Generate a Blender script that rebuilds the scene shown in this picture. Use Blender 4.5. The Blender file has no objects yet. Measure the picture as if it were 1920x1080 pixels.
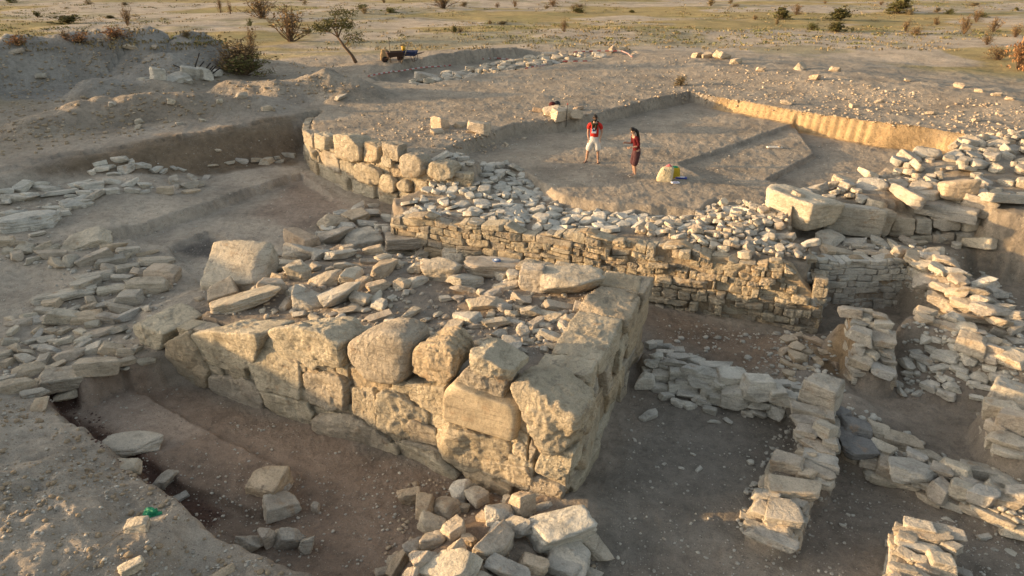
import bpy, math, random
import numpy as np
from mathutils import Vector, Matrix, Euler
R = math.radians
scene = bpy.context.scene
col = scene.collection
rnd = random.Random(11)
rs = np.random.RandomState(7)

# ------------------------------------------------------------------ camera, sky, sun, exposure
CAM_H, PITCH, FPX = 6.5, 25.0, 1330.0
cam_d = bpy.data.cameras.new('camera')
cam_d.sensor_width = 36.0
cam_d.lens = FPX / 1920.0 * 36.0
cam_d.clip_start = 0.1
cam_d.clip_end = 6000.0
cam = bpy.data.objects.new('camera', cam_d)
col.objects.link(cam)
cam.location = (0, 0, CAM_H)
cam.rotation_euler = (R(90 - PITCH), 0, 0)
scene.camera = cam

SUN_EL, SUN_AZ = 7.0, -2.0          # the sun stands low on the left, square to the view
sun_dir = Vector((-math.cos(R(SUN_AZ)) * math.cos(R(SUN_EL)), -math.sin(R(SUN_AZ)) * math.cos(R(SUN_EL)), math.sin(R(SUN_EL))))
world = bpy.data.worlds.new('World')
scene.world = world
world.use_nodes = True
wn = world.node_tree
wn.nodes.clear()
sky = wn.nodes.new('ShaderNodeTexSky')
sky.sky_type = 'NISHITA'
sky.sun_disc = False
sky.sun_elevation = R(SUN_EL)
sky.sun_rotation = math.atan2(sun_dir.x, sun_dir.y)
sky.air_density = 1.0
sky.dust_density = 3.0
sky.ozone_density = 1.0
hs = wn.nodes.new('ShaderNodeHueSaturation')
hs.inputs['Saturation'].default_value = 0.52
bgd = wn.nodes.new('ShaderNodeBackground')
bgd.inputs['Strength'].default_value = 0.15
wo = wn.nodes.new('ShaderNodeOutputWorld')
wn.links.new(sky.outputs['Color'], hs.inputs['Color'])
wn.links.new(hs.outputs['Color'], bgd.inputs['Color'])
wn.links.new(bgd.outputs['Background'], wo.inputs['Surface'])

sl = bpy.data.lights.new('sun', 'SUN')
sl.energy = 3.1
sl.angle = R(0.6)
sl.color = (1.0, 0.645, 0.31)
so = bpy.data.objects.new('sun', sl)
col.objects.link(so)
so.rotation_euler = sun_dir.to_track_quat('Z', 'Y').to_euler()

scene.view_settings.view_transform = 'Standard'
scene.view_settings.look = 'None'
scene.view_settings.exposure = 1.42
scene.view_settings.gamma = 1.0

# ------------------------------------------------------------------ geometry of the view: points of the place from surveyed pixels and heights
_t = R(PITCH)
FW = np.array([0, math.cos(_t), -math.sin(_t)]); UP = np.array([0, math.sin(_t), math.cos(_t)]); RT = np.array([1., 0, 0])
C0 = np.array([0, 0, CAM_H])

def ray(px, py):
    return FW + (px - 960) / FPX * RT + (540 - py) / FPX * UP

def P(px, py, z):
    d = ray(px, py)
    return C0 + d * ((z - CAM_H) / d[2])

def PX(*pts):
    return [tuple(P(a, b, c)[:2]) for a, b, c in pts]

def PZ(z, *pts):
    return [tuple(P(a, b, z)[:2]) for a, b in pts]

def depth_of(p):
    return float((np.asarray(p) - C0) @ FW)

# ------------------------------------------------------------------ noise
def _hash(i, j, k, s):
    h = (i * 374761393 + j * 668265263 + k * 2147483647 + s * 1274126177) & 0xFFFFFFFF
    h = ((h ^ (h >> 13)) * 1274126177) & 0xFFFFFFFF
    h = ((h ^ (h >> 16)) * 2246822519) & 0xFFFFFFFF
    return ((h ^ (h >> 15)) & 0xFFFF).astype(np.float32) / 32767.5 - 1.0

def vnoise(p, s=0):
    p = np.asarray(p, dtype=np.float64)
    f = np.floor(p); i = f.astype(np.int64); t = (p - f).astype(np.float32)
    t = t * t * t * (t * (t * 6 - 15) + 10)
    out = 0
    for a in (0, 1):
        wa = t[..., 0] if a else 1 - t[..., 0]
        for b in (0, 1):
            wb = wa * (t[..., 1] if b else 1 - t[..., 1])
            if p.shape[-1] == 2:
                out = out + wb * _hash(i[..., 0] + a, i[..., 1] + b, i[..., 1] * 0, s)
            else:
                for c in (0, 1):
                    out = out + wb * (t[..., 2] if c else 1 - t[..., 2]) * _hash(i[..., 0] + a, i[..., 1] + b, i[..., 2] + c, s)
    return out

def fbm(p, octv=4, s=0, lac=2.13, gain=0.5):
    a, o, n = 1.0, 0, 0
    for k in range(octv):
        o = o + a * vnoise(p, s + k * 17); n += a
        p = p * lac + 3.7; a *= gain
    return o / n

# ------------------------------------------------------------------ object helpers
def tag(o, label=None, cat=None, group=None, kind=None):
    if label: o['label'] = label
    if cat: o['category'] = cat
    if group: o['group'] = group
    if kind: o['kind'] = kind
    return o

def empty(name, loc=(0, 0, 0), rz=0.0, parent=None):
    o = bpy.data.objects.new(name, None)
    o.empty_display_size = 0.2
    o.location = loc; o.rotation_euler = (0, 0, rz)
    col.objects.link(o)
    if parent: o.parent = parent
    return o

def mesh_np(name, v, f, smooth=True):
    """mesh from numpy arrays; f is an (n,3) or (n,4) index array"""
    me = bpy.data.meshes.new(name)
    v = np.ascontiguousarray(v, dtype=np.float32); f = np.ascontiguousarray(f, dtype=np.int32)
    me.vertices.add(len(v)); me.vertices.foreach_set('co', v.ravel())
    k = f.shape[1]
    me.loops.add(f.size); me.loops.foreach_set('vertex_index', f.ravel())
    me.polygons.add(len(f))
    me.polygons.foreach_set('loop_start', np.arange(0, f.size, k, dtype=np.int32))
    me.polygons.foreach_set('loop_total', np.full(len(f), k, dtype=np.int32))
    if smooth: me.polygons.foreach_set('use_smooth', np.ones(len(f), dtype=bool))
    me.update(calc_edges=True)
    return me

def obj(name, me, mat=None, parent=None, loc=None):
    if mat is not None and not len(me.materials): me.materials.append(mat)
    o = bpy.data.objects.new(name, me)
    col.objects.link(o)
    if loc is not None: o.location = loc
    if parent: o.parent = parent
    return o

_ico = {}
def ico(n):
    if n not in _ico:
        g = (1 + 5 ** .5) / 2
        v = [(-1, g, 0), (1, g, 0), (-1, -g, 0), (1, -g, 0), (0, -1, g), (0, 1, g), (0, -1, -g), (0, 1, -g), (g, 0, -1), (g, 0, 1), (-g, 0, -1), (-g, 0, 1)]
        f = [(0, 11, 5), (0, 5, 1), (0, 1, 7), (0, 7, 10), (0, 10, 11), (1, 5, 9), (5, 11, 4), (11, 10, 2), (10, 7, 6), (7, 1, 8), (3, 9, 4), (3, 4, 2), (3, 2, 6), (3, 6, 8), (3, 8, 9), (4, 9, 5), (2, 4, 11), (6, 2, 10), (8, 6, 7), (9, 8, 1)]
        v = [np.array(q) / np.linalg.norm(q) for q in v]
        for _ in range(n):
            mid = {}; nf = []
            def m(a, b):
                k = (min(a, b), max(a, b))
                if k not in mid:
                    w = v[a] + v[b]; v.append(w / np.linalg.norm(w)); mid[k] = len(v) - 1
                return mid[k]
            for a, b, c in f:
                ab, bc, ca = m(a, b), m(b, c), m(c, a)
                nf += [(a, ab, ca), (b, bc, ab), (c, ca, bc), (ab, bc, ca)]
            f = nf
        _ico[n] = (np.array(v), np.array(f, dtype=np.int32))
    return _ico[n]

def soft_solid(N, H, dims, sub, p):
    """star-shaped solid bounded by planes n.x<=h, edges rounded by p (large = sharp)"""
    d, f = ico(sub)
    d = d * np.asarray(dims); d = d / np.linalg.norm(d, axis=1)[:, None]
    q = np.maximum(d @ np.asarray(N).T, 0) / np.asarray(H)[None]
    r = (q ** p).sum(1) ** (-1.0 / p)
    return d * r[:, None], f
# ------------------------------------------------------------------ materials
def new_mat(name):
    m = bpy.data.materials.new(name); m.use_nodes = True
    nt = m.node_tree; nt.nodes.clear()
    out = nt.nodes.new('ShaderNodeOutputMaterial'); b = nt.nodes.new('ShaderNodeBsdfPrincipled')
    nt.links.new(b.outputs[0], out.inputs[0])
    b.inputs['Specular IOR Level'].default_value = 0.12
    b.inputs['Roughness'].default_value = 0.95
    return m, nt, b

def nd(nt, typ, **kw):
    n = nt.nodes.new(typ)
    for k, v in kw.items():
        if k in n.inputs: n.inputs[k].default_value = v
        else: setattr(n, k, v)
    return n

def noise(nt, vec, scale, detail=4, rough=0.6):
    n = nd(nt, 'ShaderNodeTexNoise', Scale=scale, Detail=detail, Roughness=rough)
    nt.links.new(vec, n.inputs['Vector'])
    return n.outputs['Fac']

def ramp(nt, fac, stops):
    r = nt.nodes.new('ShaderNodeValToRGB')
    e = r.color_ramp.elements
    while len(e) < len(stops): e.new(0.5)
    for k, (pos, c) in enumerate(stops):
        e[k].position = pos
        e[k].color = (*c, 1) if not isinstance(c, (int, float)) else (c, c, c, 1)
    nt.links.new(fac, r.inputs[0])
    return r.outputs[0]

def mixc(nt, fac, a, b, mode='MIX'):
    m = nt.nodes.new('ShaderNodeMix'); m.data_type = 'RGBA'; m.blend_type = mode
    for s, v in ((m.inputs[0], fac), (m.inputs[6], a), (m.inputs[7], b)):
        if isinstance(v, (int, float)): s.default_value = v
        elif isinstance(v, tuple): s.default_value = (*v, 1)
        else: nt.links.new(v, s)
    return m.outputs[2]

def maths(nt, op, a, b=None):
    m = nt.nodes.new('ShaderNodeMath'); m.operation = op
    for s, v in zip(m.inputs, (a, b)):
        if v is None: continue
        if isinstance(v, (int, float)): s.default_value = v
        else: nt.links.new(v, s)
    return m.outputs[0]

def bump(nt, b, h, strength, dist, prev=None):
    n = nd(nt, 'ShaderNodeBump', Strength=strength, Distance=dist)
    nt.links.new(h, n.inputs['Height'])
    if prev is not None: nt.links.new(prev, n.inputs['Normal'])
    nt.links.new(n.outputs[0], b.inputs['Normal'])
    return n.outputs[0]

def stone_mat(name, tones, crust, crust_amt=0.55, rough_bump=1.0, gain=1.24):
    m, nt, b = new_mat(name)
    geo = nt.nodes.new('ShaderNodeNewGeometry'); oi = nt.nodes.new('ShaderNodeObjectInfo')
    pos = geo.outputs['Position']
    rn = maths(nt, 'FRACT', maths(nt, 'ADD', oi.outputs['Random'], geo.outputs['Random Per Island']))
    k = len(tones); tones = [tuple(min(q * gain, .62) for q in c) for c in tones]; crust = tuple(q * (1 + (gain - 1) * .5) for q in crust)
    base = ramp(nt, rn, [((i + .5) / k, c) for i, c in enumerate(tones)])
    lo = noise(nt, pos, 2.3, 6, 0.62)
    var = ramp(nt, lo, [(0.28, 0.62), (0.5, 1.0), (0.72, 1.22)])
    c = mixc(nt, 1.0, base, var, 'MULTIPLY')
    # weathered crust patches and stains
    cr = ramp(nt, noise(nt, pos, 4.6, 8, 0.7), [(crust_amt, 0.0), (crust_amt + 0.13, 1.0)])
    c = mixc(nt, maths(nt, 'MULTIPLY', cr, 0.7), c, crust)
    ir = ramp(nt, noise(nt, pos, 3.1, 5, 0.6), [(0.60, 0.0), (0.72, 0.55)])
    c = mixc(nt, ir, c, (0.37, 0.235, 0.13))
    # bedding lines
    mp = nd(nt, 'ShaderNodeMapping'); mp.inputs['Scale'].default_value = (1.2, 1.2, 15.0); mp.inputs['Rotation'].default_value = (0.16, 0.1, 0)
    nt.links.new(pos, mp.inputs['Vector'])
    bed = noise(nt, mp.outputs[0], 1.6, 4, 0.65)
    c = mixc(nt, 0.75, c, ramp(nt, bed, [(0.34, 0.66), (0.46, 1.0), (0.7, 1.1)]), 'MULTIPLY')
    fine = noise(nt, pos, 38, 4, 0.7)
    c = mixc(nt, 0.8, c, ramp(nt, fine, [(0.3, 0.72), (0.5, 1.0), (0.7, 1.2)]), 'MULTIPLY')
    nt.links.new(c, b.inputs['Base Color'])
    pr = bump(nt, b, bed, 0.35 * rough_bump, 0.05)
    pr = bump(nt, b, noise(nt, pos, 8, 7, 0.66), 0.85 * rough_bump, 0.07, pr)
    pits = nd(nt, 'ShaderNodeTexVoronoi', Scale=26.0); nt.links.new(pos, pits.inputs['Vector'])
    pr = bump(nt, b, ramp(nt, pits.outputs['Distance'], [(0.0, 0.0), (0.35, 1.0)]), 0.30 * rough_bump, 0.02, pr)
    bump(nt, b, fine, 0.5, 0.012, pr)
    return m

PALE = [(0.44, 0.395, 0.32), (0.34, 0.305, 0.25), (0.40, 0.33, 0.25), (0.36, 0.335, 0.29), (0.39, 0.34, 0.26), (0.43, 0.36, 0.27), (0.48, 0.42, 0.32), (0.37, 0.335, 0.275), (0.42, 0.345, 0.25)]
M_BLOCK = stone_mat('weathered_sandstone', [(0.42, 0.36, 0.265), (0.39, 0.33, 0.235), (0.44, 0.385, 0.285), (0.37, 0.315, 0.23), (0.35, 0.305, 0.24), (0.42, 0.335, 0.225)], (0.21, 0.185, 0.145), 0.53, 1.6, 1.18)
M_STONE = stone_mat('pale_sandstone', PALE, (0.23, 0.205, 0.165), 0.55, 1.2)
M_WARM = stone_mat('warm_sandstone', [(0.43, 0.345, 0.245), (0.40, 0.32, 0.225), (0.44, 0.36, 0.26), (0.38, 0.285, 0.2), (0.46, 0.38, 0.28)], (0.22, 0.17, 0.125), 0.55, 1.2)
M_GREY = stone_mat('grey_sandstone', [(0.42, 0.395, 0.34), (0.47, 0.44, 0.37), (0.40, 0.37, 0.315), (0.49, 0.45, 0.375)], (0.26, 0.24, 0.205), 0.56, 1.2)
M_SLAB = stone_mat('dressed_slab_stone', [(0.39, 0.32, 0.22), (0.39, 0.32, 0.22)], (0.30, 0.24, 0.165), 0.56, 0.5, 1.15)
M_DARK = stone_mat('dark_basalt', [(0.20, 0.19, 0.175), (0.23, 0.215, 0.195)], (0.14, 0.135, 0.125), 0.60, 0.8, 1.0)

def flat_mat(name, c, rough=0.8, spec=0.2, var=0.12, scale=30):
    m, nt, b = new_mat(name)
    tc = nt.nodes.new('ShaderNodeTexCoord')
    n = noise(nt, tc.outputs['Object'], scale, 4, 0.6)
    cc = mixc(nt, 1.0, tuple(c), ramp(nt, n, [(0.3, 1 - var * 2), (0.7, 1 + var)]), 'MULTIPLY')
    nt.links.new(cc, b.inputs['Base Color'])
    b.inputs['Roughness'].default_value = rough; b.inputs['Specular IOR Level'].default_value = spec
    bump(nt, b, n, 0.2, 0.01)
    return m

def ground_mat():
    m, nt, b = new_mat('desert_soil')
    geo = nt.nodes.new('ShaderNodeNewGeometry'); pos = geo.outputs['Position']
    at = nt.nodes.new('ShaderNodeAttribute'); at.attribute_name = 'soil'
    c = at.outputs['Color']
    big = noise(nt, pos, 0.7, 6, 0.6)
    c = mixc(nt, 1.0, c, ramp(nt, big, [(0.28, 0.70), (0.5, 1.0), (0.74, 1.2)]), 'MULTIPLY')
    med = noise(nt, pos, 5.0, 7, 0.68)
    c = mixc(nt, 0.9, c, ramp(nt, med, [(0.30, 0.70), (0.5, 1.0), (0.7, 1.2)]), 'MULTIPLY')
    fine = noise(nt, pos, 55, 4, 0.7)
    c = mixc(nt, 0.9, c, ramp(nt, fine, [(0.3, 0.72), (0.5, 1.0), (0.72, 1.28)]), 'MULTIPLY')
    # grit: scattered small pale and dark stones
    vo = nd(nt, 'ShaderNodeTexVoronoi', Scale=24.0); nt.links.new(pos, vo.inputs['Vector'])
    keep = maths(nt, 'MULTIPLY', maths(nt, 'LESS_THAN', vo.outputs['Distance'], 0.30), maths(nt, 'GREATER_THAN', noise(nt, pos, 1.7, 4, 0.6), 0.50))
    sep = nt.nodes.new('ShaderNodeSeparateColor'); nt.links.new(vo.outputs['Color'], sep.inputs[0])
    grit = ramp(nt, sep.outputs[0], [(0.0, (0.15, 0.13, 0.11)), (0.35, (0.24, 0.20, 0.16)), (0.75, (0.38, 0.335, 0.265))])
    c = mixc(nt, maths(nt, 'MULTIPLY', keep, maths(nt, 'GREATER_THAN', sep.outputs[1], 0.6)), c, grit)
    nt.links.new(c, b.inputs['Base Color'])
    pr = bump(nt, b, med, 0.9, 0.10)
    pr = bump(nt, b, noise(nt, pos, 17, 6, 0.7), 0.8, 0.04, pr)
    bump(nt, b, fine, 0.5, 0.012, pr)
    return m
M_SOIL = ground_mat()

def mud_mat():
    m, nt, b = new_mat('mud_mortar')
    geo = nt.nodes.new('ShaderNodeNewGeometry'); pos = geo.outputs['Position']
    med = noise(nt, pos, 6.0, 7, 0.68); fine = noise(nt, pos, 45, 4, 0.7)
    c = mixc(nt, 1.0, (0.37, 0.29, 0.195), ramp(nt, med, [(0.28, 0.66), (0.5, 1.0), (0.74, 1.2)]), 'MULTIPLY')
    c = mixc(nt, 0.9, c, ramp(nt, fine, [(0.3, 0.72), (0.5, 1.0), (0.72, 1.28)]), 'MULTIPLY')
    nt.links.new(c, b.inputs['Base Color'])
    pr = bump(nt, b, med, 0.9, 0.08)
    bump(nt, b, fine, 0.6, 0.015, pr)
    return m
M_MUD = mud_mat()
# ------------------------------------------------------------------ the lie of the land
A = np.array([0.94, 9.66]); B = np.array([-8.09, 14.16])      # foot of the tower's long front face
CC = np.array([3.2, 15.0])                                     # far end of the tower's right face
D = B + (CC - A) * 1.0
uF = (B - A) / np.linalg.norm(B - A); nF = np.array([-uF[1], uF[0]]); nF = nF if nF[1] < 0 else -nF
uR = (CC - A) / np.linalg.norm(CC - A); nR = np.array([uR[1], -uR[0]])
LW0, LW1 = np.array([-3.75, 20.65]), np.array([7.9, 16.15])    # long wall, left and right end
uL = (LW1 - LW0) / np.linalg.norm(LW1 - LW0); nL = np.array([uL[1], -uL[0]])
ROUND = [(-9.3, 32.4), (-9.15, 31.2), (-8.9, 30.0), (-8.5, 28.9), (-7.6, 27.3), (-6.2, 25.9), (-4.6, 24.7), (-3.0, 23.75), (-1.4, 23.1)]

def smooth(t):
    t = np.clip(t, 0, 1); return t * t * (3 - 2 * t)

def seg_dist(x, y, a, b):
    ax, ay = a; bx, by = b
    dx, dy = bx - ax, by - ay
    t = np.clip(((x - ax) * dx + (y - ay) * dy) / max(dx * dx + dy * dy, 1e-9), 0, 1)
    return np.hypot(x - ax - t * dx, y - ay - t * dy), t

def poly_sd(x, y, poly):
    d = np.full(x.shape, 1e9); ins = np.zeros(x.shape, bool)
    n = len(poly)
    for i in range(n):
        a, b = poly[i], poly[(i + 1) % n]
        d = np.minimum(d, seg_dist(x, y, a, b)[0])
        if a[1] != b[1]:
            c = ((a[1] > y) != (b[1] > y)) & (x < (b[0] - a[0]) * (y - a[1]) / (b[1] - a[1]) + a[0])
            ins ^= c
    return np.where(ins, -d, d)

OPS = []
def level(poly, z, w=0.15, rough=0.06):
    """bring the inside of poly to height z (number or list of (x,y,z)); w = width of the slope at its edge"""
    OPS.append(('level', poly, z, w, rough))
def ridge(pts, top, hw, fall, add=False):
    """bank or wall core along pts [(x,y,...)]; top = height at each point, hw = half width of the crest, fall = width of the flank"""
    OPS.append(('ridge', pts, top, hw, fall, add))

def idw(x, y, pts, pw=2.6):
    num = 0; den = 0
    for (a, b, z) in pts:
        w = ((x - a) ** 2 + (y - b) ** 2 + 0.05) ** (-pw / 2)
        num = num + w * z; den = den + w
    return num / den

def terr(x, y):
    x = np.asarray(x, dtype=np.float64); y = np.asarray(y, dtype=np.float64)
    p2 = np.stack([x, y], -1)
    wx = vnoise(p2 * 1.9, 5) + 0.5 * vnoise(p2 * 5.3, 6); wy = vnoise(p2 * 1.9, 8) + 0.5 * vnoise(p2 * 5.3, 9)
    far = smooth((np.hypot(x - 2, y - 28) - 27) / 14)
    z = -0.55 * far + 0.10 * fbm(p2 * 0.22, 3, 21) + far * 0.28 * fbm(p2 * 0.06, 3, 22)
    for op in OPS:
        if op[0] == 'level':
            _, poly, t, w, rough = op
            q = np.array(poly); m = w + 0.6
            bb = (x > q[:, 0].min() - m) & (x < q[:, 0].max() + m) & (y > q[:, 1].min() - m) & (y < q[:, 1].max() + m)
            if not bb.any(): continue
            xs, ys = x[bb] + rough * wx[bb], y[bb] + rough * wy[bb]
            s = smooth(0.5 - poly_sd(xs, ys, poly) / w)
            tz = t if isinstance(t, (int, float)) else idw(x[bb], y[bb], t)
            z[bb] = z[bb] * (1 - s) + tz * s
        else:
            _, pts, top, hw, fall, add = op
            q = np.array([p[:2] for p in pts]); m = hw + fall + 0.5
            bb = (x > q[:, 0].min() - m) & (x < q[:, 0].max() + m) & (y > q[:, 1].min() - m) & (y < q[:, 1].max() + m)
            if not bb.any(): continue
            xs, ys = x[bb] + 0.10 * wx[bb] * min(1, fall), y[bb] + 0.10 * wy[bb] * min(1, fall)
            best = np.full(xs.shape, 1e9); tz = np.zeros(xs.shape)
            if len(pts) == 1:
                best = np.hypot(xs - q[0, 0], ys - q[0, 1]); tz[:] = top[0]
            for i in range(len(pts) - 1):
                d, u = seg_dist(xs, ys, q[i], q[i + 1])
                k = d < best
                best = np.where(k, d, best); tz = np.where(k, top[i] + (top[i + 1] - top[i]) * u, tz)
            s = smooth(1 - (best - hw) / fall)
            if fall > 1.5: tz = tz + .22 * fbm(p2[bb] * .9, 4, 83) * s * np.clip(tz, .3, 1.5)
            if add: z[bb] = z[bb] + tz * s
            else: z[bb] = np.maximum(z[bb], z[bb] * (1 - s) + tz * s)
    near = 1 - smooth((np.hypot(x, y - 10) - 45) / 30)
    md = np.exp(-(((x + 8.3) / 3.2) ** 2 + ((y - 8.6) / 2.6) ** 2))
    z = z + md * (0.30 * fbm(p2 * 0.8, 5, 63, 2.13, .55) + 0.08 * np.abs(fbm(p2 * 2.2, 3, 66)))
    z = z + near * (0.035 * fbm(p2 * 1.3, 3, 31) + 0.020 * fbm(p2 * 4.1, 3, 33)) + 0.012 * fbm(p2 * 11.0, 2, 35) * near
    return z

def w3(*pts):
    return [tuple(P(a, b, c)) for a, b, c in pts]

# upper ground: spoil heaps on the left (their unseen run outside the picture is shaped to shade the dig)
h1 = w3((0, 86, 2.0), (150, 78, 2.0), (270, 72, 2.1), (312, 98, 1.5), (372, 72, 1.95), (418, 96, 1.0))
ridge([(-27, -8), (-26.5, 7), (-26, 13), (-27, 24), (-29.5, 33), (-30.5, 39)] + [p[:2] for p in h1], [0.1, 0.3, 1.35, 1.7, 1.9, 2.4, 2.5, 2.5, 2.6, 1.5, 2.4, 0.6], 0.3, 4.6)
ridge([p[:2] for p in w3((60, 228, .4), (200, 205, .4), (330, 192, .5), (480, 186, .4))], [0.5, 0.95, 0.9, 0.5], 0.25, 1.9)
ridge([p[:2] for p in w3((180, 165, .4), (300, 160, .3))], [0.8, 0.5], 0.25, 1.7)
ridge([p[:2] for p in w3((540, 150, .8), (610, 143, .9), (660, 150, .8))], [0.8, 1.2, 0.8], 0.2, 2.3)
ridge([p[:2] for p in w3((440, 160, .5), (520, 158, .6))], [0.7, 0.8], 0.2, 1.9)
ridge([p[:2] for p in w3((700, 112, .5), (790, 100, .6), (880, 90, .7), (965, 84, .6))], [0.3, 0.42, 0.5, 0.35], 0.4, 2.6)
ridge([p[:2] for p in w3((1290, 110, .2), (1420, 122, .3), (1600, 145, .4), (1800, 168, .4), (2100, 200, .4))], [0.2, 0.3, 0.4, 0.4, 0.4], 1.2, 5.0)
# track along the bank
# ---- lower dig: floor heights
FL = [P(a, b, c) for a, b, c in (
    (60, 360, -.62), (200, 335, -.62), (0, 400, -.75), (300, 415, -1.15), (450, 330, -1.2), (540, 315, -1.35), (150, 420, -.95), (420, 500, -1.55), (520, 420, -1.45), (640, 410, -1.5),
    (60, 540, -1.5), (0, 450, -.95), (-120, 420, -.7), (100, 620, -1.62), (20, 700, -1.72), (200, 600, -1.6), (330, 600, -1.6), (-200, 550, -1.3), (-200, 760, -1.5), (100, 480, -1.2),
    (0, 770, -1.62), (40, 850, -1.45), (120, 930, -1.35), (0, 1000, -1.05), (150, 1060, -1.15), (250, 980, -1.45), (400, 1065, -1.6), (-200, 900, -.9), (200, 880, -1.6),
    (1330, 620, -2.3), (1300, 850, -2.3), (1700, 790, -2.25), (1650, 950, -2.4), (1850, 1050, -2.35), (1880, 870, -2.2), (1560, 640, -2.3), (1640, 590, -2.3), (1250, 1060, -2.3), (950, 900, -2.3), (700, 430, -1.6),
    (780, 470, -1.9), (900, 480, -2.2))]
E_POLY = PX((-400, 440, -.1), (-100, 345, -.05), (0, 318, -.05), (100, 292, 0), (250, 271, 0), (400, 246, 0), (545, 216, 0), (600, 207, 0)) + \
    [(p[0] + .25, p[1] + .25) for p in ROUND[1:]] + [(-1.9, 22.6), (-2.6, 21.6), tuple(LW0 - nL * .35 + uL * .4), tuple(LW1 - nL * .35 - uL * .5), (8.2, 17.75), (10.6, 17.85), (11.5, 18.6),
    (13.2, 19.0), (15.0, 18.4), (24, 17.0), (24, -6), (-24, -6), (-24, 8)]
level(E_POLY, FL, 0.20, 0.10)
ridge(w3((-100, 345, -.05), (0, 318, -.05), (100, 292, 0), (250, 271, 0), (400, 246, 0), (545, 216, 0)), [-.12, -.12, -.1, -.1, -.1, -.1], 0.15, 1.5)
# spoil bank in front on the left, its unseen crest shaped to shade the pit
ridge([(-15.5, 11.6), (-12.0, 9.9), (-9.6, 8.2), (-8.0, 6.0)], [-0.5, -0.55, -1.05, -0.9], 0.5, 3.0)
ridge(w3((20, 905, -1.2), (120, 960, -1.1)), [-1.12, -1.15], 0.1, 0.8)
ridge(w3((250, 1010, -1.2), (200, 1050, -1.1)), [-1.2, -1.1], 0.1, 0.7)
# steps in the left rooms
level(PX((185, 447, -1.2), (280, 420, -1.2), (420, 372, -1.25), (560, 325, -1.3), (640, 385, -1.5), (560, 440, -1.5), (380, 545, -1.6), (320, 470, -1.5)), [tuple(P(300, 440, -1.5)), tuple(P(480, 400, -1.55)), tuple(P(600, 390, -1.55)), tuple(P(400, 520, -1.62))], 0.14, 0.08)
level(PX((318, 470, -1.6), (385, 440, -1.6), (430, 450, -1.6), (400, 490, -1.6), (335, 500, -1.6)), -1.64, 0.12, 0.06)
# front pit with the bench in it
level(PX((92, 750, -1.7), (160, 722, -1.7), (250, 690, -1.7), (330, 690, -2.0), (420, 695, -2.0), (1050, 900, -2.2), (1000, 1085, -2.2), (640, 1130, -2.2), (530, 1085, -2.0), (405, 1015, -1.9), (262, 893, -1.9)), -2.33, 0.42, 0.09)
level(PX((140, 775, -2.2), (235, 722, -2.2), (330, 772, -2.2), (440, 830, -2.2), (560, 885, -2.2), (540, 930, -2.2), (480, 960, -2.2), (330, 900, -2.2), (240, 850, -2.2)), -2.20, 0.10, 0.05)
level(PX((85, 760, -2.2), (150, 745, -2.2), (170, 800, -2.2), (230, 850, -2.2), (200, 870, -2.2)), -2.22, 0.3, 0.08)
ridge(w3((1060, 975, -2.1), (960, 1000, -2.0), (880, 1060, -2.0), (830, 1140, -2.0)), [-2.05, -1.9, -1.8, -1.75], 0.45, 0.8)
# tower core and its skirt of fallen stone on the left
tc = [A - nF * .3 - nR * .3, CC - nR * .3 - uR * .4, D + uF * -1.3 - uR * .5, B - nF * .45 - uF * .9]
level([tuple(B - nF * .5 + uF * .3), tuple(B - nF * 1.0 + uF * 1.6), tuple(D + uF * .6 - uR * .6), tuple(D + uR * .6), tuple(CC - uF * -2 + uR * .1), tuple(CC - nR * .4), tuple(A - nF * 1.0 - nR * .5), tuple(B - nF * 1.0)], -1.25, 1.1, 0.1)
level([tuple(q) for q in tc], [(*(A - nF * 1.2 - nR * 1.2), -.42), (*(CC - nR - uR), -.45), (*(D - uF * 1.5 - uR), -.72), (*(B - uF * 1.6 - nF * 1.2), -.80), (*((A + D) / 2), -.55)], 0.16, 0.05)
# rubble terrace behind the long wall, people's trench and its steps
TERR_PX = [(742, 398), (775, 372), (812, 345), (850, 322), (960, 308), (1005, 345), (1060, 374), (1140, 388), (1250, 396), (1310, 402), (1340, 378), (1440, 395), (1500, 455), (1552, 500), (1480, 490), (1300, 452), (1180, 432), (1000, 432), (850, 416)]
TR = PZ(-.5, (838, 300), (900, 278), (965, 255), (1085, 243), (1200, 212), (1292, 192), (1480, 229), (1640, 258), (1895, 288), (1860, 330), (1700, 350), (1560, 380), (1450, 420), (1330, 425), (1250, 425), (1110, 415), (1000, 390), (930, 340), (880, 318))
ridge(w3((1500, 215, .1), (1640, 235, .25), (1760, 250, .3), (1960, 275, .35)), [0.05, 0.22, 0.30, 0.35], 0.9, 1.6)
level(TR, -.5, 0.16, 0.012)
level(PZ(-.6, (1272, 312), (1488, 236)) + PZ(-.5, (1484, 230), (1640, 258), (1895, 288)) + PZ(-.7, (1840, 340), (1700, 352), (1500, 375), (1340, 352)), -.62, 0.06, 0.012)
level(PZ(-.8, (1436, 346), (1528, 296)) + PZ(-.5, (1490, 231), (1640, 258), (1895, 288)) + PZ(-.85, (1840, 340), (1700, 352), (1520, 372)), -.80, 0.06, 0.012)
level([tuple(LW0 - nL * .30 + uL * .25), (-4.0, 22.6), (-2.6, 23.7), (-1.6, 23.4)] + [tuple(P(a, b, -.6)[:2]) for a, b in TERR_PX[4:12]] + [(8.0, 19.3), (8.1, 17.9), tuple(LW1 - nL * .30 - uL * .45)], [(*P(850, 416, -.55)[:2], -.62), (*P(850, 330, -.5)[:2], -.42), (*P(1000, 432, -.6)[:2], -.70), (*P(1060, 380, -.7)[:2], -.84), (*P(1240, 400, -.7)[:2], -.80), (*P(1300, 452, -.6)[:2], -.62), (*P(1480, 490, -.6)[:2], -.62), (*P(1440, 400, -.5)[:2], -.45), (*P(760, 395, -.7)[:2], -.85)], 0.2, 0.08)
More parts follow.
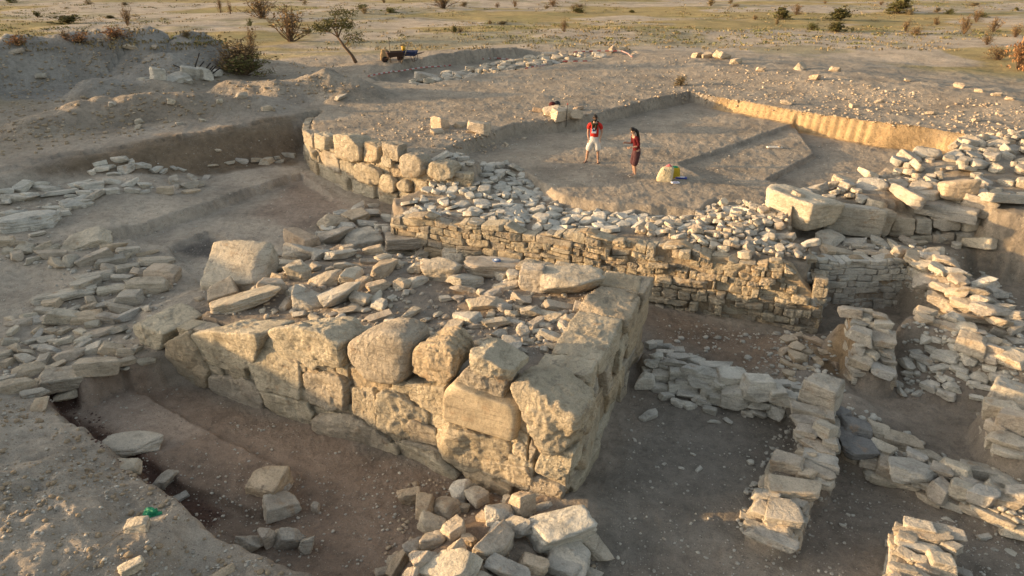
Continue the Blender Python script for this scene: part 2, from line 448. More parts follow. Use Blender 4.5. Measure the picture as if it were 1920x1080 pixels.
# right: bank behind the trench, wall on the right, ledge, corner wall, deep pit
ridge(w3((1735, 296, -.3), (1775, 290, -.3)), [-.25, -.25], 0.4, 0.3)
RUB_PX = [(1445, 378), (1520, 350), (1600, 335), (1660, 318), (1720, 305), (1790, 285), (1850, 262), (1960, 250), (2000, 420), (1850, 398), (1700, 385), (1560, 385)]
level(PZ(-.1, *RUB_PX), [(*P(1480, 375, -.2)[:2], -.42), (*P(1650, 350, 0)[:2], -.08), (*P(1800, 300, .2)[:2], .2), (*P(1900, 380, 0)[:2], -.05), (*P(1700, 385, 0)[:2], -.25)], 0.5, 0.12)
level([(7.7, 17.62), (9.2, 17.62), (10.8, 17.65), (11.6, 18.5), (13.6, 19.0), (13.8, 20.15), (11.0, 20.4), (8.9, 20.6), (7.9, 19.2)], [(8.5, 18.5, -.95), (10.5, 18.4, -1.0), (12.5, 19.6, -1.25), (13.6, 19.6, -1.3)], 0.14, 0.06)
level([(11.9, 18.6), (13.6, 19.3), (15.2, 18.2), (16.6, 16.2), (17.0, 14.6), (14.0, 13.8), (11.9, 14.6)], -2.0, 0.45, 0.15)
ridge([(11.1, 17.9), (11.25, 16.6), (11.4, 15.2), (11.9, 13.9)], [-.72, -.8, -1.0, -1.35], 0.35, 0.22)
ridge([(11.4, 15.2), (12.9, 14.3), (14.6, 13.6)], [-1.2, -1.35, -1.4], 0.3, 0.6)
E_RIGHT = 1
ridge(w3((1625, 588, -.95), (1630, 640, -1.3), (1638, 690, -1.78)), [-1.0, -1.3, -1.72], 0.36, 0.16)
ridge(w3((1590, 600, -1.2), (1568, 640, -2.0)), [-1.25, -2.0], 0.15, 0.5)
ridge(w3((1500, 650, -2.0), (1490, 690, -2.05), (1540, 720, -2.0), (1575, 770, -2.0)), [-1.95, -2.0, -1.95, -1.95], 0.3, 0.9)
ridge(w3((1735, 598, -1.15), (1790, 612, -1.15), (1850, 640, -1.2), (1960, 680, -1.2)), [-1.2, -1.18, -1.2, -1.25], 0.33, 0.5)
ridge(w3((1760, 660, -1.7), (1850, 710, -1.8)), [-1.75, -1.85], 0.3, 1.0)
ridge(w3((1218, 665, -1.8), (1350, 715, -1.8), (1500, 748, -1.75)), [-1.80, -1.82, -1.75], 0.14, 0.16)
ridge(w3((1542, 745, -1.5), (1535, 820, -1.6), (1530, 880, -1.8)), [-1.55, -1.6, -1.85], 0.22, 0.14)
ridge(w3((1490, 870, -1.8), (1455, 980, -1.9)), [-1.88, -1.98], 0.3, 0.14)
ridge(w3((1590, 815, -1.9), (1700, 865, -1.95), (1960, 965, -1.95)), [-1.95, -1.98, -1.98], 0.26, 0.2)
ridge(w3((1735, 1000, -1.8), (1722, 1120, -1.8)), [-1.85, -1.85], 0.30, 0.15)
ridge(w3((1900, 765, -1.4), (1930, 830, -1.5)), [-1.5, -1.55], 0.35, 0.3)
# far excavated wall line
level(PZ(-.25, (700, 158), (760, 132), (860, 118), (1000, 100), (1185, 100), (1190, 108), (1060, 125), (930, 142), (790, 168)), -.38, 0.4, 0.15)

# soil colours (of the earth, with sunlit tone put into some zones), blended like the levels
SOILS = []
def soil(poly, c, w=1.0, rough=0.5, amt=1.0):
    SOILS.append((poly, c, w, rough, amt))
DUST = (0.345, 0.29, 0.222)
soil(PX((-900, 330, -.5), (0, 318, -.1), (560, 214, 0), (590, 260, -.5), (760, 380, -1.), (900, 480, -2), (1100, 560, -2.3), (1560, 640, -2.3), (2300, 560, -2.3), (2600, 1500, -2), (-900, 1500, -2)), (0.30, 0.25, 0.195), 1.2)
soil(PX((-900, 400, -.5), (0, 330, -.5), (560, 290, -1), (740, 400, -1.5), (560, 450, -1.5), (330, 640, -1.6), (90, 745, -1.7), (250, 890, -1.7), (530, 1090, -1.7), (530, 1500, -1), (-900, 1500, -1)), (0.42, 0.36, 0.285), 1.0)  # paler than this earth: stronger light on the left put into the colour
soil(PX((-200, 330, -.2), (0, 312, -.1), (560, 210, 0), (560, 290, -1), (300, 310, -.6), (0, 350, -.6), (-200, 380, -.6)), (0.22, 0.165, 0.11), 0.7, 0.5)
soil(PX((-300, 330, 0), (0, 295, 0), (200, 255, 0), (400, 222, 0), (560, 185, 0), (620, 190, 0), (560, 208, 0), (400, 243, 0), (200, 277, 0), (0, 318, 0), (-300, 370, 0)), (0.37, 0.315, 0.25), 1.0, 0.4)
soil(PX((50, 740, -2), (300, 690, -2), (1060, 950, -2.3), (900, 1100, -2.3), (520, 1090, -2.2), (250, 890, -2)), (0.31, 0.235, 0.175), 0.5)
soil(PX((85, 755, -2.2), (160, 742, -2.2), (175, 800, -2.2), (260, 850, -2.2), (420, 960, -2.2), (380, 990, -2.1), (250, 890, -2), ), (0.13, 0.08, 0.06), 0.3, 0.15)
soil(PX((140, 770, -2.2), (235, 722, -2.2), (400, 810, -2.2), (300, 860, -2.2)), (0.37, 0.295, 0.23), 0.3, 0.2)
soil(PX((560, 330, -1.4), (660, 390, -1.5), (560, 440, -1.5), (470, 400, -1.5)), (0.31, 0.245, 0.19), 0.9, 0.3)
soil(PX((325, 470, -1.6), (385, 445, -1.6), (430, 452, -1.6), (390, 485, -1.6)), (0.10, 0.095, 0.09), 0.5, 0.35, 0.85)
soil(PX((1230, 690, -2.3), (1500, 770, -2.3), (1420, 1000, -2.3), (1060, 1100, -2.3), (1130, 900, -2.3)), (0.245, 0.215, 0.175), 0.7)
soil(PX((1220, 590, -2.3), (1540, 640, -2.3), (1480, 720, -2.3), (1240, 640, -2.3)), (0.255, 0.19, 0.135), 0.7)
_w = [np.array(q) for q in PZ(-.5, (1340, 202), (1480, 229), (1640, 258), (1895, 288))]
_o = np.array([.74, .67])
soil([tuple(q + _o * .22) for q in _w] + [tuple(q - _o * .42) for q in _w[::-1]], (0.47, 0.33, 0.175), 0.2, 0.06)  # orange sunlight on the cut trench face, put into the soil colour
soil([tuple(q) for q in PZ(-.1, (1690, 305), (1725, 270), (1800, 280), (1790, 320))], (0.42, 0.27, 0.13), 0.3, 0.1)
soil(PX((1560, 590, -1), (1600, 580, -1), (1600, 700, -2), (1520, 700, -2.2), (1500, 640, -2.2)), (0.34, 0.24, 0.14), 0.4, 0.2)  # sunlit orange of the pier's earth flank is painted into the colour
soil(PX((1700, 600, -1.2), (1800, 610, -1.2), (1800, 640, -1.5), (1690, 640, -1.8)), (0.36, 0.25, 0.145), 0.3, 0.2)  # warm sunlight on this earth bank is part of the colour
soil(PX((470, 170, 0), (540, 135, .5), (700, 150, .2), (680, 168, 0)), (0.20, 0.165, 0.12), 0.8, 0.5)
soil(PX((50, 250, 0), (180, 160, .5), (480, 160, .5), (480, 210, 0), (250, 245, 0)), (0.31, 0.26, 0.20), 1.2, 0.8)
soil(PX((-300, 180, 0), (-100, 60, 2), (200, 60, 2), (420, 60, 2), (440, 140, 0), (200, 190, 0)), (0.30, 0.275, 0.235), 1.2, 0.6)

def soil_rgb(x, y, z):
    p2 = np.stack([x, y], -1)
    n = len(x)
    c = np.tile(np.array(DUST), (n, 1))
    far = smooth((np.hypot(x - 4, y - 28) - 26) / 12)[:, None]
    sandy = np.array((0.44, 0.365, 0.275))
    c = c * (1 - far) + sandy * far
    g1 = fbm(np.stack([x * 0.05 + 0.2 * vnoise(p2 * .1, 3), y * 0.07], -1), 5, 77)
    grass = smooth((g1 - 0.02) / 0.16)[:, None] * far
    c = c * (1 - grass * .85) + np.array((0.35, 0.265, 0.10)) * grass * .85
    g2 = fbm(np.stack([x * 0.13, y * 0.16], -1), 5, 99)
    green = smooth((g2 - 0.12) / 0.16)[:, None] * far
    c = c * (1 - green * .45) + np.array((0.20, 0.19, 0.08)) * green * .45
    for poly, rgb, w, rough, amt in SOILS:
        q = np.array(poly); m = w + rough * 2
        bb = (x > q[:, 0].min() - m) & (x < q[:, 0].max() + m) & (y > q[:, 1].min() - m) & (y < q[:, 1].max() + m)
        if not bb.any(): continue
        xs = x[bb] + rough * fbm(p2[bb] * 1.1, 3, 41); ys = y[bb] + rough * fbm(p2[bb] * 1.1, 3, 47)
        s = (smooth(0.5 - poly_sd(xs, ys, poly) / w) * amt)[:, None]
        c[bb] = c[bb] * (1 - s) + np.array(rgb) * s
    lum = (c @ np.array((.3, .55, .15)))[:, None]
    k = 0.98 + 0.02 * far; c = lum + (c - lum) * k
    t = fbm(p2 * 0.5, 4, 55)[:, None]
    return np.clip(c * (1 + 0.18 * t), 0.02, 0.8)

def build_ground():
    fine = np.linspace(R(-46), R(46), 940)
    side = np.concatenate([np.linspace(R(46), R(314), 150)[1:-1]])
    th = np.concatenate([fine, side])
    rr = [0.4]
    while rr[-1] < 2600:
        r = rr[-1]
        rr.append(r + max(r * (0.0052 if r < 45 else 0.0075 if r < 200 else 0.03), 0.014 if r > 5.5 else 0.06))
    rr = np.array(rr)
    T, RR = np.meshgrid(th, rr)
    x = (RR * np.sin(T)).ravel(); y = (RR * np.cos(T)).ravel()
    z = terr(x, y)
    nt_, nr = len(th), len(rr)
    idx = np.arange(nt_ * nr).reshape(nr, nt_)
    a = idx[:-1]; b = idx[1:]
    f = np.stack([a, np.roll(a, -1, 1), np.roll(b, -1, 1), b], -1).reshape(-1, 4)
    f = f[:, ::-1]
    c = len(x)
    cap = np.stack([np.full(nt_, 0), idx[0], np.roll(idx[0], -1)], -1)
    me = mesh_np('ground', np.stack([x, y, z], -1), f)
    rgb = soil_rgb(x, y, z)
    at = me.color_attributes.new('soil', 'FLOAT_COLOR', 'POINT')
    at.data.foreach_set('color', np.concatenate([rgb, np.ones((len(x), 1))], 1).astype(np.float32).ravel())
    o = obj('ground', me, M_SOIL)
    tag(o, 'dusty excavated desert ground with cut trenches, banks and spoil heaps', 'ground', kind='structure')
    return o
GROUND = build_ground()
bpy.context.view_layer.update()

def hit(px, py, dz):
    """where the sight line through each pixel comes to dz above the ground"""
    out = []
    for a, b, c in zip(px, py, dz):
        d = ray(a, b)
        ok, loc, _n, _i = GROUND.ray_cast(Vector((0, 0, CAM_H - c)), Vector(d))
        if not ok: loc = Vector((0, 0, CAM_H - c)) + Vector(d) * (CAM_H / max(-d[2], 1e-3))
        out.append((loc.x, loc.y, loc.z + c))
    return np.array(out)
# ------------------------------------------------------------------ stones
def roughen(v, size, amp, freq, seed, strata=0.0):
    """break up a smooth solid: lumps, chips and bedding ledges"""
    n = v / np.maximum(np.linalg.norm(v, axis=1), 1e-6)[:, None]
    off = np.array([seed * 7.13 % 91, seed * 3.77 % 83, seed * 5.31 % 71])
    q = v / size
    a = fbm(q * freq + off, 5, seed % 97, 2.13, .58)
    r = 1 - np.abs(fbm(q * freq * 1.9 + off, 3, (seed + 5) % 97)) * 2
    d = amp * (a + 0.35 * (r - .5))
    v = v + n * (d * size)[:, None]
    if strata:
        zz = q[:, 2] * 6 + 0.8 * a + seed % 7
        led = np.abs((zz % 1.0) - 0.5) * 2
        v = v * (1 - strata * smooth((led - .62) / .3)[:, None] * np.array([1, 1, .15]))
    return v

def unit_stone(kind, seed, sub=4):
    r = np.random.RandomState(seed)
    N = [(1, 0, 0), (-1, 0, 0), (0, 1, 0), (0, -1, 0), (0, 0, 1), (0, 0, -1)]
    N = [np.array(n, float) + r.normal(0, {'ang': .20, 'flat': .13, 'round': .16, 'block': .13}[kind], 3) for n in N]
    H = list(0.46 * r.uniform(.86, 1.1, 6))
    k = {'ang': 7, 'flat': 6, 'round': 9, 'block': 3}[kind]
    for _ in range(k):
        n = r.normal(0, 1, 3)
        if kind == 'flat': n[2] *= .35
        N.append(n); H.append(r.uniform(*{'ang': (.41, .57), 'flat': (.42, .58), 'round': (.42, .56), 'block': (.52, .66)}[kind]))
    N = [n / np.linalg.norm(n) for n in N]
    p = {'ang': 38, 'flat': 36, 'round': 8, 'block': 38}[kind]
    v, f = soft_solid(N, H, (1, 1, 1), sub, p)
    v = roughen(v, 1.0, {'ang': .06, 'flat': .06, 'round': .05, 'block': .05}[kind], 2.6, seed, .05 if kind == 'flat' else .015)
    v[:, 2] -= (v[:, 2].max() + v[:, 2].min()) / 2
    return v, f

POOL = {k: [] for k in ('ang', 'flat', 'round', 'block')}
POOLV = {}
for k, n in (('ang', 22), ('flat', 18), ('round', 12), ('block', 14)):
    for i in range(n):
        v, f = unit_stone(k, 100 + 31 * i + len(k) * 7, 4)
        POOL[k].append(mesh_np('stone', v, f))
    POOLV[k] = [unit_stone(k, 900 + 17 * i + len(k), 1) for i in range(10)]
_pool_by_mat = {}
def pooled(kind, i, mat):
    key = (kind, i % len(POOL[kind]), mat.name)
    if key not in _pool_by_mat:
        me = POOL[kind][key[1]].copy(); me.materials.append(mat); _pool_by_mat[key] = me
    return _pool_by_mat[key]

NSTONE = [0]
def lay(spec, kind='ang', mat=None, name='stone', parent=None, ratio=0.7, sink=0.16, wide=1.0, yaw_sd=38, tilt=8, group=None, label=None, cat='stone', lift=0.0):
    """set stones down on the ground; spec rows: (px, py, width, height[, options]) as they measure in the view.
    width and height become a real width, depth and thickness using the distance and the slope of the view there"""
    out = []
    px = [s[0] for s in spec]; py = [s[1] for s in spec]
    g0 = hit(px, py, np.zeros(len(spec)))
    dims = []
    for s, g in zip(spec, g0):
        o = s[4] if len(s) > 4 else {}
        d = depth_of(g); sc = FPX / d
        el = math.atan2(CAM_H - g[2], math.hypot(g[0], g[1]))
        w = s[2] / sc; h = s[3] / sc; a = o.get('ratio', ratio)
        kd = o.get('kind', kind)
        if kd == 'flat': a = o.get('ratio', min(a, .38))
        dep = h / (math.sin(el) + a * math.cos(el))
        hgt = a * dep
        if dep > 1.5 * w: dep = 1.5 * w; hgt = max(hgt, (h - dep * math.sin(el)) / math.cos(el))
        if dep < 0.45 * w and kd != 'flat': pass
        hgt = min(hgt, 1.5 * max(w, dep))
        dims.append((w, max(dep, .35 * w), hgt))
    sk = [(s[4].get('sink', sink) if len(s) > 4 else sink) for s in spec]
    lf = [(s[4].get('lift', lift) if len(s) > 4 else lift) for s in spec]
    c = hit(px, py, [q[2] * (.5 - k) + l for q, k, l in zip(dims, sk, lf)])
    for s, dm, q in zip(spec, dims, c):
        o = s[4] if len(s) > 4 else {}
        NSTONE[0] += 1
        m = o.get('mat', mat or M_STONE)
        kd = o.get('kind', rnd.choice(('ang', 'block')) if kind == 'mix' else kind)
        ob = obj(o.get('name', name), pooled(kd, o.get('i', rnd.randrange(999)), m), None, parent)
        ob.location = q - (np.array(parent.location) if parent else 0)
        face = math.degrees(math.atan2(q[0], q[1]))
        yaw = o.get('yaw', rnd.gauss(0, yaw_sd)) - face
        t = o.get('tilt', (rnd.gauss(0, tilt), rnd.gauss(0, tilt)))
        flip = math.pi if (rnd.random() < .5 and 'yaw' not in o) else 0
        ob.rotation_euler = (R(t[0]), R(t[1]), R(yaw) + flip)
        k = 1.14
        ob.scale = (dm[0] * wide * k, dm[1] * k, dm[2] * k)
        if parent is None:
            ob['kind'] = 'thing'
            tag(ob, o.get('label', label), o.get('cat', cat), o.get('group', group if not o.get('label') else group))
        out.append(ob)
    return out

# ---- cells
def clip_poly(poly, n, h):
    out = []
    k = len(poly)
    for i in range(k):
        a, b = poly[i], poly[(i + 1) % k]
        da, db = a[0] * n[0] + a[1] * n[1] - h, b[0] * n[0] + b[1] * n[1] - h
        if da <= 0: out.append(a)
        if da * db < 0:
            t = da / (da - db); out.append((a[0] + t * (b[0] - a[0]), a[1] + t * (b[1] - a[1])))
    return out

def cells(pts, bound, sx=1.0):
    """nearest-point cells of pts inside the polygon bound(i); x is squeezed by sx so cells come out wide"""
    pts = np.array(pts, float); q = pts * np.array([1 / sx, 1])
    res = []
    for i in range(len(q)):
        d = np.hypot(q[:, 0] - q[i, 0], q[:, 1] - q[i, 1]); o = np.argsort(d)[1:22]
        poly = [(a / sx, b) for a, b in bound(i)]
        for j in o:
            n = (q[j] - q[i]); m = (q[j] + q[i]) / 2; l = np.linalg.norm(n)
            if l < 1e-6: continue
            n = n / l
            poly = clip_poly(poly, n, float(n @ m))
            if len(poly) < 3: break
        res.append([(a * sx, b) for a, b in poly] if len(poly) > 2 else None)
    return res

def poly_area_c(poly):
    a = cx = cy = 0
    for i in range(len(poly)):
        (x0, y0), (x1, y1) = poly[i], poly[(i + 1) % len(poly)]
        k = x0 * y1 - x1 * y0; a += k; cx += (x0 + x1) * k; cy += (y0 + y1) * k
    a /= 2
    if abs(a) < 1e-9: return 0, poly[0]
    return a, (cx / (6 * a), cy / (6 * a))

def convex(poly):
    pts = sorted(set(poly))
    def half(ps):
        h = []
        for p in ps:
            while len(h) > 1 and (h[-1][0] - h[-2][0]) * (p[1] - h[-2][1]) - (h[-1][1] - h[-2][1]) * (p[0] - h[-2][0]) <= 0: h.pop()
            h.append(p)
        return h
    l = half(pts); u = half(pts[::-1])
    return l[:-1] + u[:-1]

def prism_stone(poly, front, back, seed, gap=0.006, p=36, sub=4, amp=0.045, freq=2.4, strata=0.0, bulge=0.0):
    """stone whose face has the outline poly (u,v), reaching from -back to +front along w; returns verts in (u,v,w), faces"""
    poly = convex(poly)
    a, c = poly_area_c(poly)
    if a < 0: poly = poly[::-1]
    r = np.random.RandomState(seed)
    wc = (front - back) / 2; hw = (front + back) / 2
    N = []; H = []
    us = [q[0] for q in poly]; vs = [q[1] for q in poly]
    for i in range(len(poly)):
        p0, p1 = poly[i], poly[(i + 1) % len(poly)]
        e = np.array([p1[0] - p0[0], p1[1] - p0[1]]); l = np.linalg.norm(e)
        if l < 1e-4: continue
        n = np.array([e[1], -e[0]]) / l
        h = n @ (np.array(p0) - np.array(c)) - gap
        n3 = np.array([n[0], n[1], r.normal(0, .07)]); n3 /= np.linalg.norm(n3)
        N.append(n3); H.append(max(h, .02))
    for s in (1, -1):
        n = np.array([r.normal(0, .08), r.normal(0, .08), s]); n /= np.linalg.norm(n)
        N.append(n); H.append(hw)
    for _ in range(3):      # knocked-off corners at the front
        n = np.array([r.normal(), r.normal(), abs(r.normal()) + .4]); n /= np.linalg.norm(n)
        e = abs(n[0]) * (max(us) - min(us)) / 2 + abs(n[1]) * (max(vs) - min(vs)) / 2 + n[2] * hw
        N.append(n); H.append(e * r.uniform(.74, .95))
    du, dv = max(us) - min(us), max(vs) - min(vs)
    v, f = soft_solid(N, H, (du, dv, 2 * hw), sub, p)
    size = min(max(du, dv), 1.4)
    v = roughen(v, size, amp, freq, seed, strata)
    v += np.array([c[0], c[1], wc])
    return v, f

def frame(v, O, U, V, W):
    return np.asarray(O)[None] + v[:, 0:1] * np.asarray(U) + v[:, 1:2] * np.asarray(V) + v[:, 2:3] * np.asarray(W)

def place_mesh(name, v, f, mat, parent, origin=None):
    """mesh object with its origin at its own middle (children of an unrotated empty)"""
    c = v.mean(0)
    me = mesh_np(name, v - c, f)
    o = obj(name, me, mat)
    off = np.array(parent.location) if parent else 0
    o.location = c - off
    if parent: o.parent = parent
    return o

class Merge:
    def __init__(s): s.v = []; s.f = []; s.n = 0
    def add(s, v, f): s.v.append(v); s.f.append(f + s.n); s.n += len(v)
    def build(s, name, mat, parent, smooth_=True):
        if not s.v: return None
        v = np.concatenate(s.v); f = np.concatenate(s.f)
        return place_mesh(name, v, f, mat, parent)

def brick_points(L, Hh, w, h, jit=0.28, top=None):
    pts = []; v = h * .5; row = 0
    while v < Hh - h * .25:
        hh = h * rnd.uniform(.8, 1.25)
        u = rnd.uniform(0, w)
        while u < L:
            if top is None or v < top(u): pts.append((u + rnd.gauss(0, w * jit * .5), v + rnd.gauss(0, h * jit * .5)))
            u += w * rnd.uniform(.55, 1.5)
        v += hh; row += 1
    return pts

def masonry(root, O, U, L, Hh, w, h, W, mat, front=0.05, back=0.25, jit=.28, top=None, base=0.0, amp=.04, p=36, sub=4, limit=95, depth_sd=.04, name='stone', lean=0.0, strata=0.01, gap=0.006, curve=None, core=True, cap_depth=None, style='courses'):
    """a face of fitted stones: origin O, along U, up Z, facing W. top(u) cuts the crown of the wall"""
    tf = top or (lambda u: Hh)
    if style == 'courses': polys = course_polys(L, Hh, w, h, tf, jit)
    else:
        pts = brick_points(L, Hh, w, h, jit, top)
        def bound(i):
            u = pts[i][0]
            return [(max(u - w * 2.2, -0.03), base), (min(u + w * 2.2, L + .03), base), (min(u + w * 2.2, L + .03), tf(min(u + w, L))), (u, tf(u) + .02), (max(u - w * 2.2, -0.03), tf(max(u - w, 0)))]
        polys = cells(pts, bound, w / h)
    made = []
    if core: mortar(root, O, U, L, W, tf, min(back, .3), core if core is not True else front - .10, curve)
    for i, c in enumerate(polys):
        if not c: continue
        a, cc = poly_area_c(c)
        if abs(a) < .1 * w * h: continue
        sd = rnd.randrange(99999)
        dd = rnd.gauss(0, depth_sd)
        bk = back
        if cap_depth and cc[1] > tf(cc[0]) - h * 1.1: bk = cap_depth * rnd.uniform(.8, 1.15)
        v, f = prism_stone(c, front + dd, bk, sd, gap, p, sub, amp * rnd.uniform(.7, 1.4), 2.4, strata)
        if curve is None:
            v = frame(v, O, U, (0, 0, 1), W)
            if lean: v[:, :2] -= np.asarray(W)[:2][None] * lean * (v[:, 2:3] - O[2])
        else:
            o2, u2, w2 = curve(cc[0])
            v[:, 0] -= cc[0]
            v = frame(v, o2, u2, (0, 0, 1), w2)
        made.append((abs(a), v, f))
    made.sort(key=lambda t: -t[0])
    for a, v, f in made[:limit]: place_mesh(name, v, f, mat, root)
    if len(made) > limit:
        mg = Merge()
        for a, v, f in made[limit:]: mg.add(v, f)
        o = mg.build('small_stones', mat, root)
        tag(o, kind='stuff')
    return made

def mortar(root, O, U, L, W, top, depth=.3, w0=-.02, curve=None, lean=0.0, nv=28, name='earth_core'):
    """the mud core a stone face is bedded in"""
    nu = max(8, int(L / .07)); u = np.linspace(0, L, nu)
    rows = []
    for j in range(nv + 1):
        rows.append((j / nv, 0))
    rows += [(1, .35), (1, 1.0)]
    V = []
    for fr_, bk in rows:
        for x in u:
            V.append((x, fr_ * (top(x) - .05), w0 - bk * depth))
    V = np.array(V)
    n = fbm(V * np.array([3.1, 3.1, 1.0]) + 13.7, 4, 71)
    V[:, 2] += .045 * n; V[:, 1] += .03 * fbm(V * 2.3 + 5, 2, 73)
    if curve is None: G_ = frame(V, O, U, (0, 0, 1), W)
    else: G_ = np.array([(lambda c: c[0] + np.array([0, 0, q[1]]) + c[2] * q[2])(curve(q[0])) for q in V])
    idx = np.arange(len(V)).reshape(len(rows), nu)
    f = np.stack([idx[:-1, :-1], idx[:-1, 1:], idx[1:, 1:], idx[1:, :-1]], -1).reshape(-1, 4)
    return place_mesh(name, G_, f, M_MUD, root)

def course_polys(L, Hh, w, h, tf, jit=.28):
    """rough courses: rows of four-cornered stones with wandering bed joints, some doubled by thin ones"""
    out = []; v = 0.0; row = 0
    ph = rnd.uniform(0, 9)
    while v < Hh:
        hh = h * rnd.uniform(.65, 1.4)
        lo = lambda u, v=v, r=row: v + .12 * h * math.sin(u * 1.7 + r * 2.1 + ph) + .16 * h * math.sin(u * 4.3 / max(w, .2) * .4 + r * 5.7)
        hi = lambda u, v=v + hh, r=row + 1: v + .12 * h * math.sin(u * 1.7 + r * 2.1 + ph) + .16 * h * math.sin(u * 4.3 / max(w, .2) * .4 + r * 5.7)
        u = -rnd.uniform(0, w * .6)
        while u < L:
            ww = w * math.exp(rnd.gauss(0, .38)); u1 = u + ww
            if u1 > L - .2 * w: u1 = L
            a, b = max(u, 0), min(u1, L)
            j = lambda k=.10: rnd.gauss(0, jit * k * h)
            if b - a > .15 * w:
                t0, t1 = min(hi(a), tf(a)), min(hi(b), tf(b)); l0, l1 = lo(a), lo(b)
                if (t0 + t1) - (l0 + l1) > .5 * h:
                    m = rnd.random()
                    if m < .16 and hh > .8 * h:
                        k = rnd.uniform(.35, .65); m0, m1 = l0 + (t0 - l0) * k, l1 + (t1 - l1) * k
                        out.append([(a, l0), (b, l1), (b, m1), (a, m0)]); out.append([(a, m0), (b, m1), (b, t1), (a, t0)])
                    elif m < .30:
                        k = a + (b - a) * rnd.uniform(.4, .6); out.append([(a, l0), (k, lo(k)), (k + j(), min(hi(k), tf(k))), (a, t0)]); out.append([(k, lo(k)), (b, l1), (b, t1), (k, min(hi(k), tf(k)))])
                    else:
                        c = (b - a) * rnd.uniform(0, .18)
                        q = [(a + j(), l0 + j()), (b + j(), l1 + j()), (b + j(), t1 - abs(j())), (b - c, t1 + j(.05)), (a + c * rnd.random(), t0 + j(.05)), (a + j(), t0 - abs(j()))]
                        out.append(q)
            if u1 >= L: break
            u = u1
        v += hh; row += 1
    return out

def scatter_pts(poly, size, n_try=30000, sd=.35, maxn=900):
    q = np.array(poly); lo, hi = q.min(0), q.max(0)
    pts = np.zeros((0, 2)); rad = np.zeros(0)
    cand = rs.uniform(lo, hi, (n_try, 2))
    ins = poly_sd(cand[:, 0], cand[:, 1], poly) < 0
    for c in cand[ins]:
        r = size * math.exp(rnd.gauss(0, sd)) * .5
        if len(pts) == 0 or (np.hypot(pts[:, 0] - c[0], pts[:, 1] - c[1]) > (rad + r) * .88).all():
            pts = np.vstack([pts, c]); rad = np.append(rad, r)
            if len(pts) >= maxn: break
    return pts, rad

def paving(poly, size, mat, thick=(.08, .2), proud=.05, tilt=7, sd=.35, gap=.012, sub=3, n_try=9000, keep=1.0, amp=.05, p=18, lift=None, maxn=900):
    """rough packed stones covering an area; returns (area, verts, faces, centre)"""
    pts, rad = scatter_pts(poly, size, n_try, sd, maxn)
    def bound(i):
        c = pts[i]; r = rad[i] * 1.75
        return [(c[0] + r * math.cos(t), c[1] + r * math.sin(t)) for t in np.linspace(0, 2 * math.pi, 9)[:-1]]
    out = []
    cs = cells(pts, bound)
    hz = terr(pts[:, 0], pts[:, 1])
    for i, c in enumerate(cs):
        if not c or rnd.random() > keep: continue
        a, cc = poly_area_c(c)
        if abs(a) < .12 * size * size: continue
        loc = [(q[0] - cc[0], q[1] - cc[1]) for q in c]
        th = rnd.uniform(*thick) * (abs(a) / size ** 2) ** .3
        pr = proud * rnd.uniform(.2, 1.9) + (lift(cc) if lift else 0)
        v, f = prism_stone(loc, th * .5, th * .5, rnd.randrange(99999), gap, p, sub, amp, 2.4, 0)
        m = Euler((R(rnd.gauss(0, tilt)), R(rnd.gauss(0, tilt)), 0)).to_matrix()
        v = v @ np.array(m).T
        v += np.array([cc[0], cc[1], hz[i] + pr - th * .5 + .5 * th * .6])
        out.append((abs(a), v, f, cc))
    out.sort(key=lambda t: -t[0])
    return out
# ------------------------------------------------------------------ TOWER
def thing(name, label, cat, loc, group=None):
    o = empty(name, tuple(float(q) for q in loc)); tag(o, label, cat, group, 'thing'); return o

tower = thing('ruined_tower', 'square ruined tower stump of big weathered sandstone blocks with rubble on top', 'tower', (*((A + D) / 2), -2.3))

def on_plane(px, py, O, W):
    d = ray(px, py); O = np.asarray(O); W = np.asarray(W)
    return C0 + d * (((O - C0) @ W) / (d @ W))

A3 = np.array([*A, -2.35]); nF3 = np.array([*nF, 0]); uF3 = np.array([*uF, 0]); nR3 = np.array([*nR, 0]); uR3 = np.array([*uR, 0])
LEAN = 0.05
def traced(root, polys, O, U, W, mat, name='block', sub=5):
    """blocks of a wall face: outlines measured on the face, real depth behind it"""
    for row in polys:
        pts, o = row[0], (row[1] if len(row) > 1 else {})
        fr = o.get('proud', 0.0)
        q = [on_plane(a, b, O + W * fr * .5, W) for a, b in pts]
        uv = [(float((k - O) @ U), float(k[2] - O[2])) for k in q]
        if o.get('rise'):   # rounded top reaching above the traced face
            uv = [(u, v) for u, v in uv]
        v, f = prism_stone(uv, fr + o.get('front', .06), o.get('back', .55), o.get('seed', rnd.randrange(9999)), o.get('gap', .004), o.get('p', 34), sub, o.get('amp', .065), o.get('freq', 2.2), o.get('strata', 0))
        if o.get('droop'):
            k = o['droop']; v[:, 1] -= k * np.clip(-v[:, 2], 0, 2)
        v = frame(v, O, U, (0, 0, 1), W)
        place_mesh(o.get('name', name), v, f, o.get('mat', mat), root)

